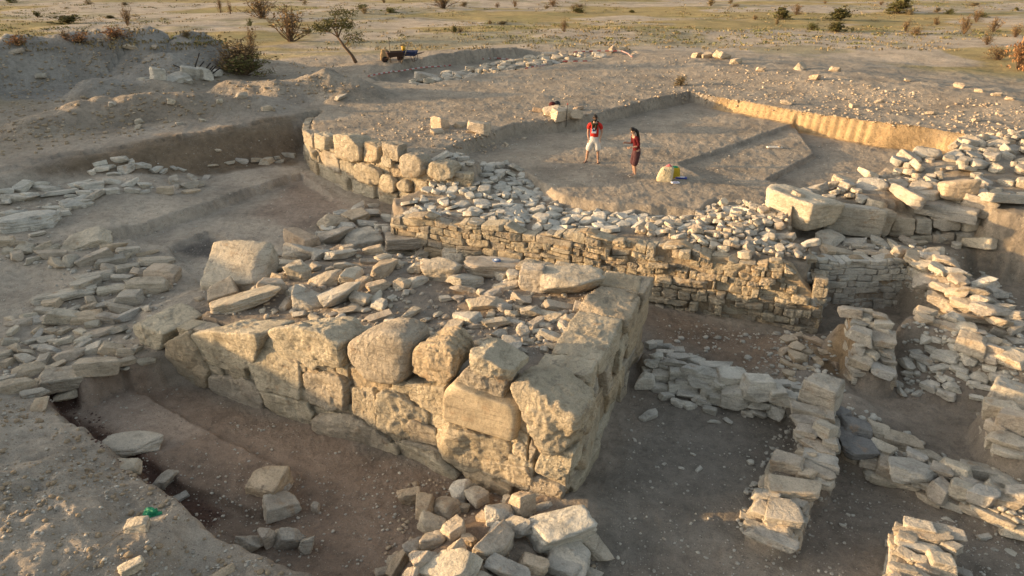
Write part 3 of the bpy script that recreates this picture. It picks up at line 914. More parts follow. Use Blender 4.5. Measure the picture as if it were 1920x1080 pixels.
FRONT = [
 ([(240, 613), (262, 603), (318, 622), (312, 652), (295, 655), (268, 642), (256, 628)], {'back': 1.0, 'proud': .12, 'p': 14}),
 ([(314, 643), (330, 632), (360, 625), (372, 670), (392, 697), (390, 731), (360, 733), (335, 712), (314, 680)], {'back': .9, 'proud': .06}),
 ([(358, 628), (397, 618), (440, 622), (504, 622), (470, 655), (468, 695), (430, 700), (390, 690), (368, 670)], {'back': .8, 'proud': .05, 'amp': .065, 'droop': .14}),
 ([(471, 660), (507, 637), (527, 660), (562, 680), (569, 745), (530, 740), (490, 725), (484, 700), (470, 680)], {}),
 ([(508, 622), (555, 608), (610, 618), (645, 640), (640, 688), (590, 697), (562, 683), (524, 660)], {'back': .75, 'amp': .09, 'proud': .04, 'strata': .03, 'droop': .18}),
 ([(646, 645), (672, 626), (705, 618), (745, 622), (776, 645), (772, 683), (760, 722), (712, 724), (676, 714), (652, 685)], {'p': 7, 'amp': .035, 'back': .7, 'proud': .09}),
 ([(769, 670), (785, 645), (830, 640), (856, 660), (850, 705), (830, 722), (800, 715), (771, 700)], {'amp': .08, 'strata': .07, 'back': .7, 'p': 12, 'proud': .05}),
 ([(876, 662), (903, 664), (960, 698), (956, 716), (920, 703), (880, 684)], {'back': .75, 'proud': .05, 'strata': .03, 'p': 30, 'droop': .1}),
 ([(853, 710), (879, 686), (950, 716), (946, 742), (915, 738), (880, 726), (850, 716)], {}),
 ([(838, 724), (857, 711), (975, 761), (969, 826), (953, 829), (837, 786)], {'name': 'inscribed_slab', 'mat': 'slab', 'amp': .010, 'p': 30, 'proud': .10, 'seed': 5}),
 ([(950, 720), (991, 722), (1060, 762), (1086, 782), (1075, 836), (1055, 848), (1015, 837), (997, 800), (976, 762)], {'back': 1.05, 'amp': .11, 'p': 13, 'proud': .03, 'droop': .12}),
 ([(957, 836), (974, 826), (990, 838), (993, 866), (963, 853)], {}), ([(994, 824), (1012, 840), (1003, 864), (995, 866)], {}),
 ([(1015, 840), (1055, 849), (1074, 848), (1067, 886), (1055, 905), (1018, 891), (1005, 879)], {'back': .9, 'amp': .095}),
 ([(991, 901), (1018, 893), (1054, 906), (1064, 912), (1056, 945), (1026, 940), (991, 920)], {'back': .9, 'amp': .095}),
 ([(902, 861), (939, 869), (952, 864), (994, 873), (1003, 893), (991, 901), (985, 919), (927, 894), (902, 882)], {'amp': .095}),
 ([(817, 806), (841, 790), (902, 811), (954, 830), (951, 866), (902, 858), (896, 885), (859, 876), (820, 843)], {'amp': .085, 'proud': .03}),
 ([(868, 882), (902, 885), (963, 913), (963, 932), (911, 922), (880, 904)], {'amp': .08, 'proud': .08}),
 ([(708, 750), (716, 727), (750, 738), (787, 763), (813, 780), (808, 832), (755, 820), (752, 817), (714, 800)], {'amp': .095}),
 ([(752, 738), (775, 722), (802, 724), (836, 722), (836, 782), (802, 765), (787, 760)], {'amp': .085}),
 ([(662, 726), (708, 724), (707, 750), (713, 800), (662, 776)], {}),
 ([(573, 700), (605, 698), (640, 706), (658, 728), (655, 773), (605, 761), (574, 750)], {'amp': .085}),
 ([(597, 776), (645, 776), (700, 801), (732, 830), (730, 868), (692, 858), (630, 826), (594, 796)], {'amp': .075, 'proud': .04}),
 ([(738, 825), (780, 836), (812, 842), (856, 876), (868, 886), (860, 912), (811, 902), (760, 880), (740, 862)], {'amp': .075}),
 ([(394, 700), (452, 706), (485, 726), (491, 750), (496, 779), (452, 766), (398, 727)], {'amp': .095}),
 ([(494, 732), (530, 743), (577, 752), (592, 780), (588, 811), (560, 802), (506, 779)], {'amp': .085}),
 ([(440, 772), (505, 785), (560, 806), (600, 828), (590, 845), (500, 812)], {}), ([(600, 832), (690, 862), (740, 872), (735, 895), (650, 870)], {}),
 ([(745, 885), (860, 915), (950, 940), (945, 955), (840, 930), (750, 900)], {}), ([(330, 720), (395, 735), (440, 765), (440, 785), (360, 760)], {}),
]
for r_ in FRONT:
    if r_[1].get('mat') == 'slab': r_[1]['mat'] = M_SLAB
masonry(tower, A3, uF3, 9.3, 1.95, .62, .40, nF3, M_BLOCK, front=-.03, back=.4, limit=0, top=lambda u: 1.92 - .045 * u, amp=.06)
traced(tower, FRONT, A3, uF3, nF3, M_BLOCK)
# faint scratched signs on the dressed slab: thin grooves' pale edges
def scratch(root, lines, O, U, W, out, mat):
    mg = Merge()
    for ln in lines:
        q = [on_plane(a, b, O + W * out, W) for a, b in ln]
        for a, b in zip(q[:-1], q[1:]):
            t = (b - a) / np.linalg.norm(b - a); s = np.cross(t, W) * .006
            v = np.array([a - s, a + s, b + s, b - s, a - s - W * .03, a + s - W * .03, b + s - W * .03, b - s - W * .03])
            f = np.array([(0, 1, 2, 3), (4, 7, 6, 5), (0, 4, 5, 1), (1, 5, 6, 2), (2, 6, 7, 3), (3, 7, 4, 0)], dtype=np.int32)
            mg.add(v, f)
    return mg.build('scratched_sign', mat, root, False)

# right face of the tower: large blocks running back
RO = np.array([*A, -2.35])
LR = float(np.linalg.norm(CC - A))
masonry(tower, RO + uR3 * .25, uR3, LR - .25, 2.12, 1.2, .62, nR3, M_BLOCK, front=.02, back=.55, jit=.3, amp=.06, sub=5, name='block', cap_depth=.95, depth_sd=.05)
# far face, seen only by its crown
masonry(tower, np.array([*CC, -1.2]) + nR3 * -.1, -nR3, 3.0, 1.02, 1.1, .6, uR3, M_BLOCK, front=.0, back=.7, amp=.05, sub=4, name='block', cap_depth=.8)

# ------------------------------------------------------------------ LONG WALL
long_wall = thing('long_wall', 'long coursed stone wall, its right half crumbling and glowing in the low sun', 'wall', (*((LW0 + LW1) / 2), -2.3))
LL = float(np.linalg.norm(LW1 - LW0)); uL3 = np.array([*uL, 0]); nL3 = np.array([*nL, 0])
O_L = np.array([*LW0, -2.35])
def lw_top(u):
    return 1.78 + .07 * math.sin(u * 2.3) + .06 * math.sin(u * 5.1 + 1) - .25 * max(0, 1 - u / .9) - 1.0 * max(0, (u - 11.6) / .9) + (0.12 if 5.5 < u < 9.5 else 0)
masonry(long_wall, O_L, uL3, 6.2, 2.05, .50, .23, nL3, M_BLOCK, front=.05, back=.32, top=lw_top, depth_sd=.03, amp=.05, limit=48, cap_depth=.4)
masonry(long_wall, O_L + uL3 * 6.2, uL3, LL - 6.2, 2.05, .38, .19, nL3, M_BLOCK, front=.06, back=.34, top=lambda u: lw_top(u + 6.2), depth_sd=.075, amp=.09, jit=.6, limit=52, p=26, cap_depth=.4)
# end of the wall, turning the corner
masonry(long_wall, np.array([*LW1, -2.35]), -nL3, 1.3, 1.75, .45, .26, uL3, M_BLOCK, front=.03, back=.3, top=lambda u: 1.55 - .2 * u, amp=.08, limit=0, p=26)

# ------------------------------------------------------------------ ROUND WALL
round_wall = thing('round_wall', 'curved retaining wall with sunlit round boulders above fitted lower courses', 'wall', (-6.2, 25.9, -1.5))
RP = np.array(ROUND); seglen = np.r_[0, np.cumsum(np.hypot(*np.diff(RP, axis=0).T))]
def rcurve(u, z=0.0):
    k = int(np.clip(np.searchsorted(seglen, u) - 1, 0, len(RP) - 2))
    t = (u - seglen[k]) / (seglen[k + 1] - seglen[k]); q = RP[k] + t * (RP[k + 1] - RP[k])
    d0 = RP[min(k + 1, len(RP) - 1)] - RP[k]
    d = d0 / np.linalg.norm(d0)
    return np.array([q[0], q[1], z]), np.array([d[0], d[1], 0]), np.array([d[1], -d[0], 0])
def round_hit(px, py):
    d = ray(px, py); best = None
    for k in range(len(RP) - 1):
        e = RP[k + 1] - RP[k]; n = np.array([e[1], -e[0]]); n = n / np.linalg.norm(n)
        den = d[:2] @ n
        if abs(den) < 1e-6: continue
        t = ((RP[k] - C0[:2]) @ n) / den; q = C0 + d * t
        s = (q[:2] - RP[k]) @ e / (e @ e)
        if -0.02 <= s <= 1.02 and den < 0:
            return seglen[k] + s * np.linalg.norm(e), q[2]
    return None
RB = [(210, 255, 130, 120), (330, 290, 120, 140), (595, 345, 280, 240), (815, 395, 145, 190), (1000, 385, 170, 150), (1215, 510, 260, 215), (1480, 560, 290, 155),
      (240, 395, 130, 120), (430, 470, 195, 180), (590, 555, 140, 185), (790, 600, 265, 205), (985, 680, 165, 165), (1145, 705, 125, 115), (1290, 715, 150, 125), (965, 480, 110, 90), (1080, 590, 90, 80),
      (265, 555, 110, 195), (390, 610, 150, 200), (530, 675, 140, 140), (730, 735, 262, 130), (975, 820, 205, 140), (1145, 825, 125, 115),
      (175, 540, 100, 185), (520, 775, 150, 165), (665, 835, 122, 165), (755, 865, 82, 125), (880, 880, 180, 85), (110, 230, 66, 130), (115, 360, 60, 150), (430, 760, 130, 100)]
for n_, (X, Y, w, h) in enumerate(RB):
    px, py = 540 + X / 5.142, 210 + Y / 5.142
    q = round_hit(px, py)
    if q is None: continue
    u0, z0 = q
    o2, u2, w2 = rcurve(u0, 0.0)
    pos = np.array([o2[0], o2[1], z0]); sc = FPX / depth_of(pos)
    vd = pos - C0; vd[2] = 0; vd /= np.linalg.norm(vd)
    fs = max(.45, abs(float(u2 @ np.array([vd[1], -vd[0], 0]))))
    ww = w / 5.142 / sc / fs; hh = h / 5.142 / sc / .93
    boulder = n_ in (2, 5, 6, 10, 11, 12)
    k = 8 if boulder else 6
    pl = [(abs(math.cos(t)) ** .62 * math.copysign(1, math.cos(t)) * ww / 2 * rnd.uniform(.9, 1.05), abs(math.sin(t)) ** .62 * math.copysign(1, math.sin(t)) * hh / 2 * rnd.uniform(.92, 1.05)) for t in np.linspace(.35, 2 * math.pi + .35, 9)[:-1]] if boulder else \
         [(sx * ww / 2 * rnd.uniform(.9, 1.02), sy * hh / 2 * rnd.uniform(.88, 1.02)) for sx, sy in ((-1, -1), (1, -1), (1, 1), (-1, 1))]
    v, f = prism_stone(pl, .22 if boulder else .10, .45, 300 + n_, .004, 15 if boulder else 30, 4, .075, 2.3)
    v = frame(v, (o2[0], o2[1], z0), u2, (0, 0, 1), w2)
    place_mesh('boulder' if boulder else 'stone', v, f, M_BLOCK, round_wall)
made = masonry(round_wall, np.array([0, 0, -1.8]), (1, 0, 0), seglen[-1], 1.75, .5, .36, (0, -1, 0), M_BLOCK, front=-.02, back=.3, limit=0, amp=.05, depth_sd=.02,
               curve=lambda u: rcurve(u, -1.8), top=lambda u: 1.72)

# ------------------------------------------------------------------ RUBBLE TERRACE behind the long wall
def covered(root, poly, size, mat, limit=96, **k):
    out = paving(poly, size, mat, **k)
    for a, v, f, c in out[:limit]: place_mesh('stone', v, f, mat, root)
    if len(out) > limit:
        mg = Merge()
        for a, v, f, c in out[limit:]: mg.add(v, f)
        tag(mg.build('small_stones', mat, root), kind='stuff')
    return out
terrace = thing('rubble_terrace', 'grey terrace of tightly packed flat stones behind the long wall, below the two people', 'terrace', (*P(1050, 400, -.7)[:2], -.75))
tp = [tuple(P(a, b, -.6)[:2]) for a, b in [(735, 398), (770, 372), (815, 345), (850, 318), (900, 312), (962, 312), (1005, 348), (1060, 376), (1140, 390), (1250, 398), (1320, 402), (1400, 388), (1450, 398), (1500, 452), (1535, 490), (1480, 482), (1300, 445), (1180, 425), (1000, 424), (850, 410)]]
covered(terrace, tp, .36, M_GREY, thick=(.07, .15), proud=.05, tilt=11, sd=.5, n_try=7000, keep=.93, amp=.05, p=44)

# ------------------------------------------------------------------ RIGHT SIDE WALLS
rw = thing('ledge_wall', 'thick wall with huge slabs along its top, near the right edge of the trench', 'wall', (*P(1650, 440, -1)[:2], -1.2))
OD = np.array([7.4, 20.35, -1.35]); UD = np.array([1.0, -.085, 0]); UD /= np.linalg.norm(UD); WD = np.array([UD[1], -UD[0], 0])
traced(rw, [([(1640, 402), (1660, 392), (1682, 403), (1668, 440), (1655, 448), (1643, 432)], {'back': .7}), ([(1682, 404), (1718, 408), (1715, 440), (1670, 446), (1675, 430)], {'back': .7}),
            ([(1719, 412), (1746, 412), (1742, 440), (1716, 438)], {}), ([(1750, 410), (1806, 410), (1800, 432), (1770, 434), (1748, 426)], {}), ([(1806, 412), (1846, 408), (1838, 432), (1804, 434)], {}),
            ([(1655, 450), (1705, 442), (1704, 464), (1660, 462)], {}), ([(1706, 442), (1746, 440), (1743, 472), (1706, 466)], {}), ([(1746, 440), (1790, 436), (1786, 476), (1748, 472)], {}), ([(1790, 436), (1835, 434), (1825, 478), (1788, 478)], {}),
            ([(1525, 432), (1600, 438), (1598, 462), (1530, 458)], {}), ([(1600, 440), (1652, 446), (1650, 464), (1600, 462)], {}), ([(1495, 428), (1524, 432), (1524, 456), (1500, 450)], {})],
       OD, UD, WD, M_STONE, name='stone', sub=4)
BIGR = dict(kind='block', sink=.05, name='slab')
lay([(1500, 390, 96, 68, dict(yaw=-26, ratio=.95, lift=.22, tilt=(0, 2), i=3)), (1597, 408, 92, 66, dict(yaw=4, ratio=.95, lift=.12, tilt=(2, 0), i=6)), (1768, 390, 124, 38, dict(kind='block', yaw=3, ratio=.75, lift=.25, tilt=(0, 2), i=9)), (1840, 382, 48, 42, dict(lift=.15)), (1795, 354, 62, 46, dict(kind='round', lift=.2, mat=M_WARM, ratio=.9)), (1885, 372, 90, 22, dict(kind='block', lift=.1))], mat=M_STONE, parent=None, cat='boulder', group='huge slabs on the ledge wall', **{k: v for k, v in BIGR.items() if k != 'name'}, name='boulder')
for o_, l_ in zip([q for q in col.objects if q.get('group') == 'huge slabs on the ledge wall'], (
    'huge angular block with a bright sunlit left face, first of the row above the ledge', 'huge rounded block beside the sunlit angular block on the ledge wall', 'long oval slab lying along the top of the ledge wall', 'grey block behind the right end of the long oval slab',
    'warm toned boulder standing on soil behind the long oval slab', 'long flat slab beside the grey block at the right picture edge')): o_['label'] = l_

corner_wall = thing('corner_wall', 'drystone wall of thin stones making an inner corner beyond the long wall end', 'wall', (9.5, 17.6, -2.3))
O_E = np.array([8.2, 17.55, -2.35]); UE = np.array([2.55, .05, 0]); LE = float(np.linalg.norm(UE)); UE /= LE; WE = np.array([UE[1], -UE[0], 0])
masonry(corner_wall, O_E, UE, LE, 1.62, .34, .15, WE, M_GREY, front=.03, back=.25, amp=.04, limit=60, top=lambda u: 1.5 + .06 * math.sin(u * 7), cap_depth=.4)
O_E2 = np.array([10.72, 17.6, -2.35]); UE2 = np.array([.45, -3.9, 0]); LE2 = float(np.linalg.norm(UE2)); UE2 /= LE2; WE2 = np.array([UE2[1], -UE2[0], 0])
masonry(corner_wall, O_E2, UE2, LE2, 1.7, .34, .16, WE2, M_STONE, front=.03, back=.25, amp=.04, limit=38, top=lambda u: 1.62 - .22 * u, cap_depth=.35)
# ------------------------------------------------------------------ loose stones on the tower top
def by_label(objs, labels):
    for o, l in zip(objs, labels): o['label'] = l

def D_(**k): return k
G = 'rubble stones lying on the tower top'
big = lay([(450, 512, 112, 78, D_(kind='block', yaw=-34, tilt=(26, -8), ratio=.5, sink=.1)), (418, 552, 52, 42, D_(kind='block', mat=M_WARM)), (462, 566, 112, 44, D_(kind='flat', yaw=6)), (567, 452, 62, 38, D_(kind='block', mat=M_WARM, ratio=.9)),
  (565, 476, 62, 42, D_(yaw=-24)), (770, 447, 88, 34, D_(kind='flat', yaw=4)), (740, 468, 62, 25, D_(kind='flat')), (860, 479, 60, 46, D_(kind='block')), (828, 510, 66, 42, {}), (925, 503, 80, 38, D_(kind='flat', yaw=0, i=1)),
  (1003, 523, 58, 58, D_(kind='block', ratio=1.1, yaw=-18)), (1066, 530, 92, 60, D_(kind='ang', ratio=.8, yaw=12)), (634, 557, 66, 40, D_(ratio=.7)), (584, 563, 58, 42, D_(yaw=-30)), (564, 510, 42, 40, D_(ratio=1.0)), (675, 452, 65, 38, {}), (627, 445, 54, 32, {}),
  (875, 526, 60, 34, D_(kind='flat')), (910, 570, 60, 32, {}), (878, 598, 50, 32, D_(mat=M_GREY)), (1030, 590, 42, 26, {}), (715, 507, 70, 34, D_(mat=M_WARM)), (846, 618, 60, 26, D_(kind='flat')), (940, 662, 72, 30, D_(kind='flat', mat=M_GREY)), (556, 550, 56, 26, {}), (606, 613, 40, 20, {})],
  mat=M_STONE, group='large stones on the tower top', cat='boulder', name='boulder')
by_label(big, ['large pale slab tilted up at the far left end of the tower', 'warm block leaning in front of the large tilted slab', 'flat grey slab just behind the left front blocks of the tower', 'orange toned drum shaped block at the back left of the tower', 'rough slanting stone in front of the orange drum shaped block',
  'broad flat slab at the back edge of the tower, near the long wall', 'thin layered slab tucked under the broad flat slab on the tower', 'pale square block on the back edge of the tower with lit lower face', 'angular faceted stone in front of the pale square block', 'flat slab with a small blue cap lying on it',
  'upright layered block with lit left face on the back edge of the tower', 'biggest pale block on the back edge of the tower, beside the upright layered block', 'rough lit boulder in the middle of the left tower rubble', 'slanting stone left of the rough lit boulder on the tower', 'boulder propped on a small stone near the big tilted slab', 'angular stone right of two pale stones in the back left tower rubble', 'pale stone next to the orange drum shaped block',
  'flat stone in front of the slab with the blue cap', 'long low stone with lit left tip in the middle of the tower top', 'grey rounded stone at the edge of the bare earth patch on the tower', 'flat pale stone in the middle of the right tower rubble', 'warm slab amid the small lit stones on the tower top', 'flat layered stone resting on the dark layered front block', 'thin grey slab lying behind the slab shaped front block', 'low buried stone behind the leftmost front blocks', 'small flat stone right behind the brown front block'])
lay([(507, 538, 52, 35), (627, 418, 46, 28), (668, 404, 38, 30, D_(kind='flat')), (610, 525, 46, 28), (645, 500, 40, 24), (657, 517, 56, 32), (637, 478, 48, 24), (601, 477, 28, 24), (793, 475, 36, 26), (825, 465, 26, 30),
  (783, 503, 30, 26), (710, 537, 42, 26, D_(mat=M_WARM)), (678, 530, 34, 24, D_(mat=M_WARM)), (678, 560, 36, 32), (535, 572, 34, 18), (710, 572, 34, 22, D_(mat=M_GREY)), (708, 556, 36, 14), (755, 533, 30, 26), (780, 528, 34, 22), (710, 595, 48, 18, D_(kind='flat')),
  (742, 605, 34, 22, D_(mat=M_GREY)), (773, 612, 34, 32), (770, 588, 40, 16), (655, 582, 44, 16), (530, 497, 50, 28, D_(kind='flat')), (530, 478, 24, 12), (942, 517, 26, 24), (967, 520, 30, 30), (872, 543, 40, 18), (950, 537, 50, 16, D_(kind='flat')), (925, 550, 32, 18),
  (902, 548, 16, 16), (945, 576, 28, 22, D_(kind='round')), (920, 592, 44, 18), (930, 605, 52, 22), (960, 588, 26, 18), (968, 606, 28, 18), (995, 585, 36, 28), (972, 577, 22, 12), (975, 560, 34, 22), (1050, 575, 58, 20, D_(kind='flat')),
  (1047, 600, 30, 12), (1070, 600, 28, 18), (1065, 617, 46, 22), (1105, 597, 32, 18), (1102, 617, 36, 28), (1107, 637, 30, 18), (1005, 607, 38, 18), (980, 622, 30, 24), (935, 625, 36, 16), (965, 640, 44, 18, D_(kind='flat')), (1035, 630, 50, 22, D_(kind='flat')),
  (972, 657, 36, 18, D_(kind='round')), (1020, 655, 14, 14), (922, 640, 32, 10), (700, 470, 30, 20), (720, 485, 26, 18), (650, 465, 24, 16), (590, 500, 30, 16), (620, 505, 20, 14), (690, 490, 28, 14), (745, 495, 30, 18), (760, 550, 18, 12), (735, 558, 22, 12), (690, 615, 30, 12), (800, 600, 18, 12), (820, 590, 22, 12), (835, 560, 24, 14), (860, 560, 18, 12),
  (893, 612, 22, 14), (905, 640, 26, 12), (990, 640, 24, 14), (1010, 622, 22, 12), (1085, 575, 28, 16), (1120, 610, 20, 14), (1090, 632, 22, 14), (1035, 650, 26, 14), (560, 590, 24, 14), (590, 595, 26, 14), (625, 590, 28, 14), (640, 605, 22, 12), (520, 520, 26, 18), (480, 545, 30, 20)],
  mat=M_STONE, group=G, label='small angular stone in the loose rubble scattered over the tower top')
lens = None

# ------------------------------------------------------------------ rubble between the tower and the long wall, fallen left
lay([(700, 400, 30, 18), (650, 425, 30, 20), (690, 420, 34, 16), (715, 425, 26, 16), (735, 430, 30, 16), (660, 405, 26, 14), (640, 400, 26, 14), (750, 440, 24, 14), (705, 437, 24, 14), (685, 437, 22, 14), (730, 410, 28, 16), (615, 430, 24, 14), (600, 440, 22, 14), (760, 425, 22, 12), (673, 388, 26, 12), (700, 385, 20, 10)],
  mat=M_GREY, group='stones fallen at the left end of the long wall', label='grey stone in the small pile at the left end of the long wall')

# ------------------------------------------------------------------ stone rows of the left rooms
left_wall = thing('rubble_wall', 'wide low rubble wall of flat grey stones running from the picture corner to the tower', 'wall', P(150, 620, -1.6))
LWS = [(12, 455, 26, 22), (33, 457, 26, 16), (44, 464, 34, 14), (56, 467, 32, 14), (77, 466, 36, 18), (31, 480, 28, 22), (17, 473, 20, 14), (95, 469, 28, 14), (92, 456, 36, 10), (102, 478, 40, 18), (65, 487, 28, 14), (106, 493, 28, 20), (133, 487, 30, 26, D_(kind='round')), (160, 453, 78, 30, D_(kind='flat', yaw=4)),
  (210, 464, 36, 20), (180, 484, 58, 32, D_(kind='block', yaw=-14)), (208, 491, 52, 22), (240, 472, 36, 22), (233, 483, 30, 12), (275, 475, 34, 10), (292, 490, 58, 20, D_(kind='flat', yaw=-14)), (240, 503, 42, 18), (258, 512, 32, 18), (208, 505, 30, 20), (182, 520, 60, 20), (163, 533, 54, 30, D_(kind='block')), (305, 515, 56, 38), (280, 538, 66, 36, D_(kind='block', yaw=-22)),
  (230, 522, 30, 16), (240, 528, 36, 10), (213, 545, 48, 18), (243, 560, 44, 32), (123, 553, 90, 30, D_(kind='flat', yaw=-10)), (100, 565, 60, 22, D_(kind='flat')), (171, 564, 28, 18), (205, 570, 48, 18), (167, 576, 28, 12), (85, 582, 34, 16), (229, 580, 42, 16), (275, 578, 30, 12), (204, 597, 38, 26), (165, 597, 48, 28, D_(kind='block', mat=M_WARM, yaw=-20)), (125, 597, 58, 32, D_(kind='block', yaw=-18)),
  (100, 597, 42, 26, D_(yaw=-18)), (42, 605, 38, 18), (69, 601, 24, 16), (56, 592, 30, 12), (23, 598, 22, 10), (175, 609, 24, 18), (242, 592, 44, 20), (25, 620, 32, 14), (73, 618, 28, 12), (73, 628, 34, 12), (96, 622, 20, 14), (121, 620, 26, 14), (152, 623, 28, 14), (188, 624, 46, 20, D_(kind='flat')), (213, 620, 48, 14), (86, 637, 28, 16), (106, 641, 28, 14), (158, 636, 38, 16),
  (77, 650, 30, 12), (90, 656, 42, 16), (50, 660, 30, 12), (48, 675, 42, 20), (83, 676, 36, 20), (131, 667, 46, 26), (158, 646, 36, 16), (173, 655, 40, 22, D_(kind='block', yaw=-20)), (210, 656, 46, 26), (183, 685, 68, 38, D_(kind='block', yaw=-18, ratio=.75)), (117, 712, 82, 42, D_(kind='block', yaw=-16)), (56, 698, 62, 28), (14, 681, 28, 16), (12, 712, 30, 18), (23, 727, 58, 34), (104, 687, 32, 14), (67, 719, 28, 18), (65, 738, 42, 20), (142, 731, 70, 20),
  (240, 677, 28, 16), (275, 677, 30, 14), (236, 660, 30, 20), (255, 655, 26, 16), (120, 640, 30, 14), (30, 655, 30, 14), (20, 640, 26, 14), (60, 640, 26, 12), (8, 665, 26, 16), (140, 580, 26, 12), (190, 545, 28, 14), (220, 535, 24, 12)]
lay(LWS, kind='mix', mat=M_STONE, parent=left_wall, ratio=.8, sink=.22, yaw_sd=45)
def rest_to_stuff(root, keep=99):
    ch = [c for c in root.children if c.type == 'MESH']
    return ch
cell_wall = thing('cell_wall', 'low L shaped row of flat grey stones in the far left rooms', 'wall', P(170, 380, -.9))
lay([(44, 349, 36, 16), (71, 345, 30, 10), (90, 353, 32, 12), (10, 359, 24, 12), (31, 370, 50, 18), (56, 367, 26, 16), (12, 378, 24, 12), (110, 361, 56, 10, D_(kind='flat')), (146, 348, 26, 14), (175, 348, 36, 16, D_(kind='block')), (160, 362, 30, 12), (183, 358, 22, 10), (212, 340, 30, 10), (244, 344, 32, 12), (272, 347, 22, 12),
  (208, 358, 24, 12, D_(kind='block')), (247, 357, 22, 12, D_(kind='block')), (269, 360, 22, 8), (154, 370, 30, 10), (179, 367, 36, 16), (135, 375, 18, 10), (127, 381, 26, 10), (146, 384, 48, 16), (104, 390, 34, 10), (114, 401, 30, 12), (94, 409, 30, 18), (46, 415, 92, 36, D_(kind='flat', yaw=-8, ratio=.45)), (12, 403, 28, 20), (35, 399, 24, 10), (72, 427, 26, 12), (69, 439, 24, 10), (160, 378, 26, 12), (120, 394, 24, 10), (5, 425, 26, 14), (165, 340, 20, 8), (130, 368, 20, 8)],
  mat=M_GREY, parent=cell_wall, ratio=.6, sink=.15)
lay([(326, 339, 28, 14, D_(kind='block')), (310, 357, 26, 16, D_(kind='block')), (356, 347, 30, 16), (362, 334, 26, 10), (385, 334, 24, 6, D_(kind='flat')), (329, 350, 14, 10), (358, 359, 34, 8, D_(kind='flat')), (373, 344, 14, 14)], mat=M_STONE, group='small group of pale stones in the left room', label='pale stone in the small cluster standing alone in the left room')
lay([(186, 307, 22, 10), (190, 317, 26, 12), (172, 323, 14, 10), (235, 318, 32, 20), (225, 299, 28, 12), (212, 326, 24, 8), (256, 311, 24, 12), (292, 318, 20, 12), (245, 305, 22, 10), (270, 310, 26, 10), (305, 322, 18, 8), (205, 312, 22, 10), (325, 315, 18, 6), (340, 318, 14, 6)],
  mat=M_GREY, group='fallen stones below the left bank', label='grey stone fallen at the foot of the brown earth bank')
lay([(480, 300, 20, 10, D_(kind='block')), (502, 302, 24, 13, D_(kind='block')), (520, 296, 20, 10), (542, 291, 26, 11), (453, 302, 22, 9), (430, 305, 18, 7), (408, 282, 14, 5), (400, 310, 16, 6), (525, 303, 20, 8)], mat=M_STONE, group='stone row running up to the round wall', label='pale stone in the short row that meets the foot of the round wall')

# ------------------------------------------------------------------ front pit and pile
pit = lay([(250, 832, 90, 46, D_(kind='flat', yaw=-24, tilt=(10, 0), mat=M_STONE)), (234, 876, 48, 34, D_(kind='flat', yaw=-20)), (312, 898, 42, 32, {}), (335, 935, 34, 16, D_(kind='flat')), (504, 905, 66, 56, D_(kind='block', yaw=-35, mat=M_WARM)), (528, 951, 58, 54, D_(kind='block', yaw=10)), (462, 1020, 40, 42, D_(ratio=1)), (503, 1010, 26, 44, D_(ratio=1.6)), (543, 1012, 40, 46, D_(ratio=1)), (574, 1022, 24, 38, D_(ratio=1.5)), (592, 952, 14, 28, D_(ratio=1.6)), (530, 916, 22, 22, {}),
  (246, 1064, 40, 34, D_(ratio=.9)), (415, 1076, 46, 20, D_(mat=M_WARM)), (525, 998, 16, 12, {}), (74, 762, 26, 26, D_(kind='flat', tilt=(40, 0)))], mat=M_STONE, group='stones in the front trench', cat='stone')
by_label(pit, ['large pale flat slab half buried in the bench of the front trench', 'triangular stone standing against the edge of the front trench below the large slab', 'pale lump on the front trench floor, in line with the trench edge', 'thin sliver of stone by the left edge of the front trench', 'long tilted block at the near end of the raised bench', 'square block lying just below the long tilted block', 'triangular stone at the near left edge of the trench', 'thin upright stone next to the triangular stone',
  'biggest upright stone of the four in the near part of the trench', 'narrow leaning stone, rightmost of the four in the near trench', 'small standing pebble stone in the bare soil beside the square block', 'small stone wedged behind the long tilted block', 'pointed pale stone at the bottom edge on the left bank', 'low warm stone at the very bottom edge of the left bank', 'tiny stone among the four upright near stones', 'thin slab leaning at the far left corner of the trench'])
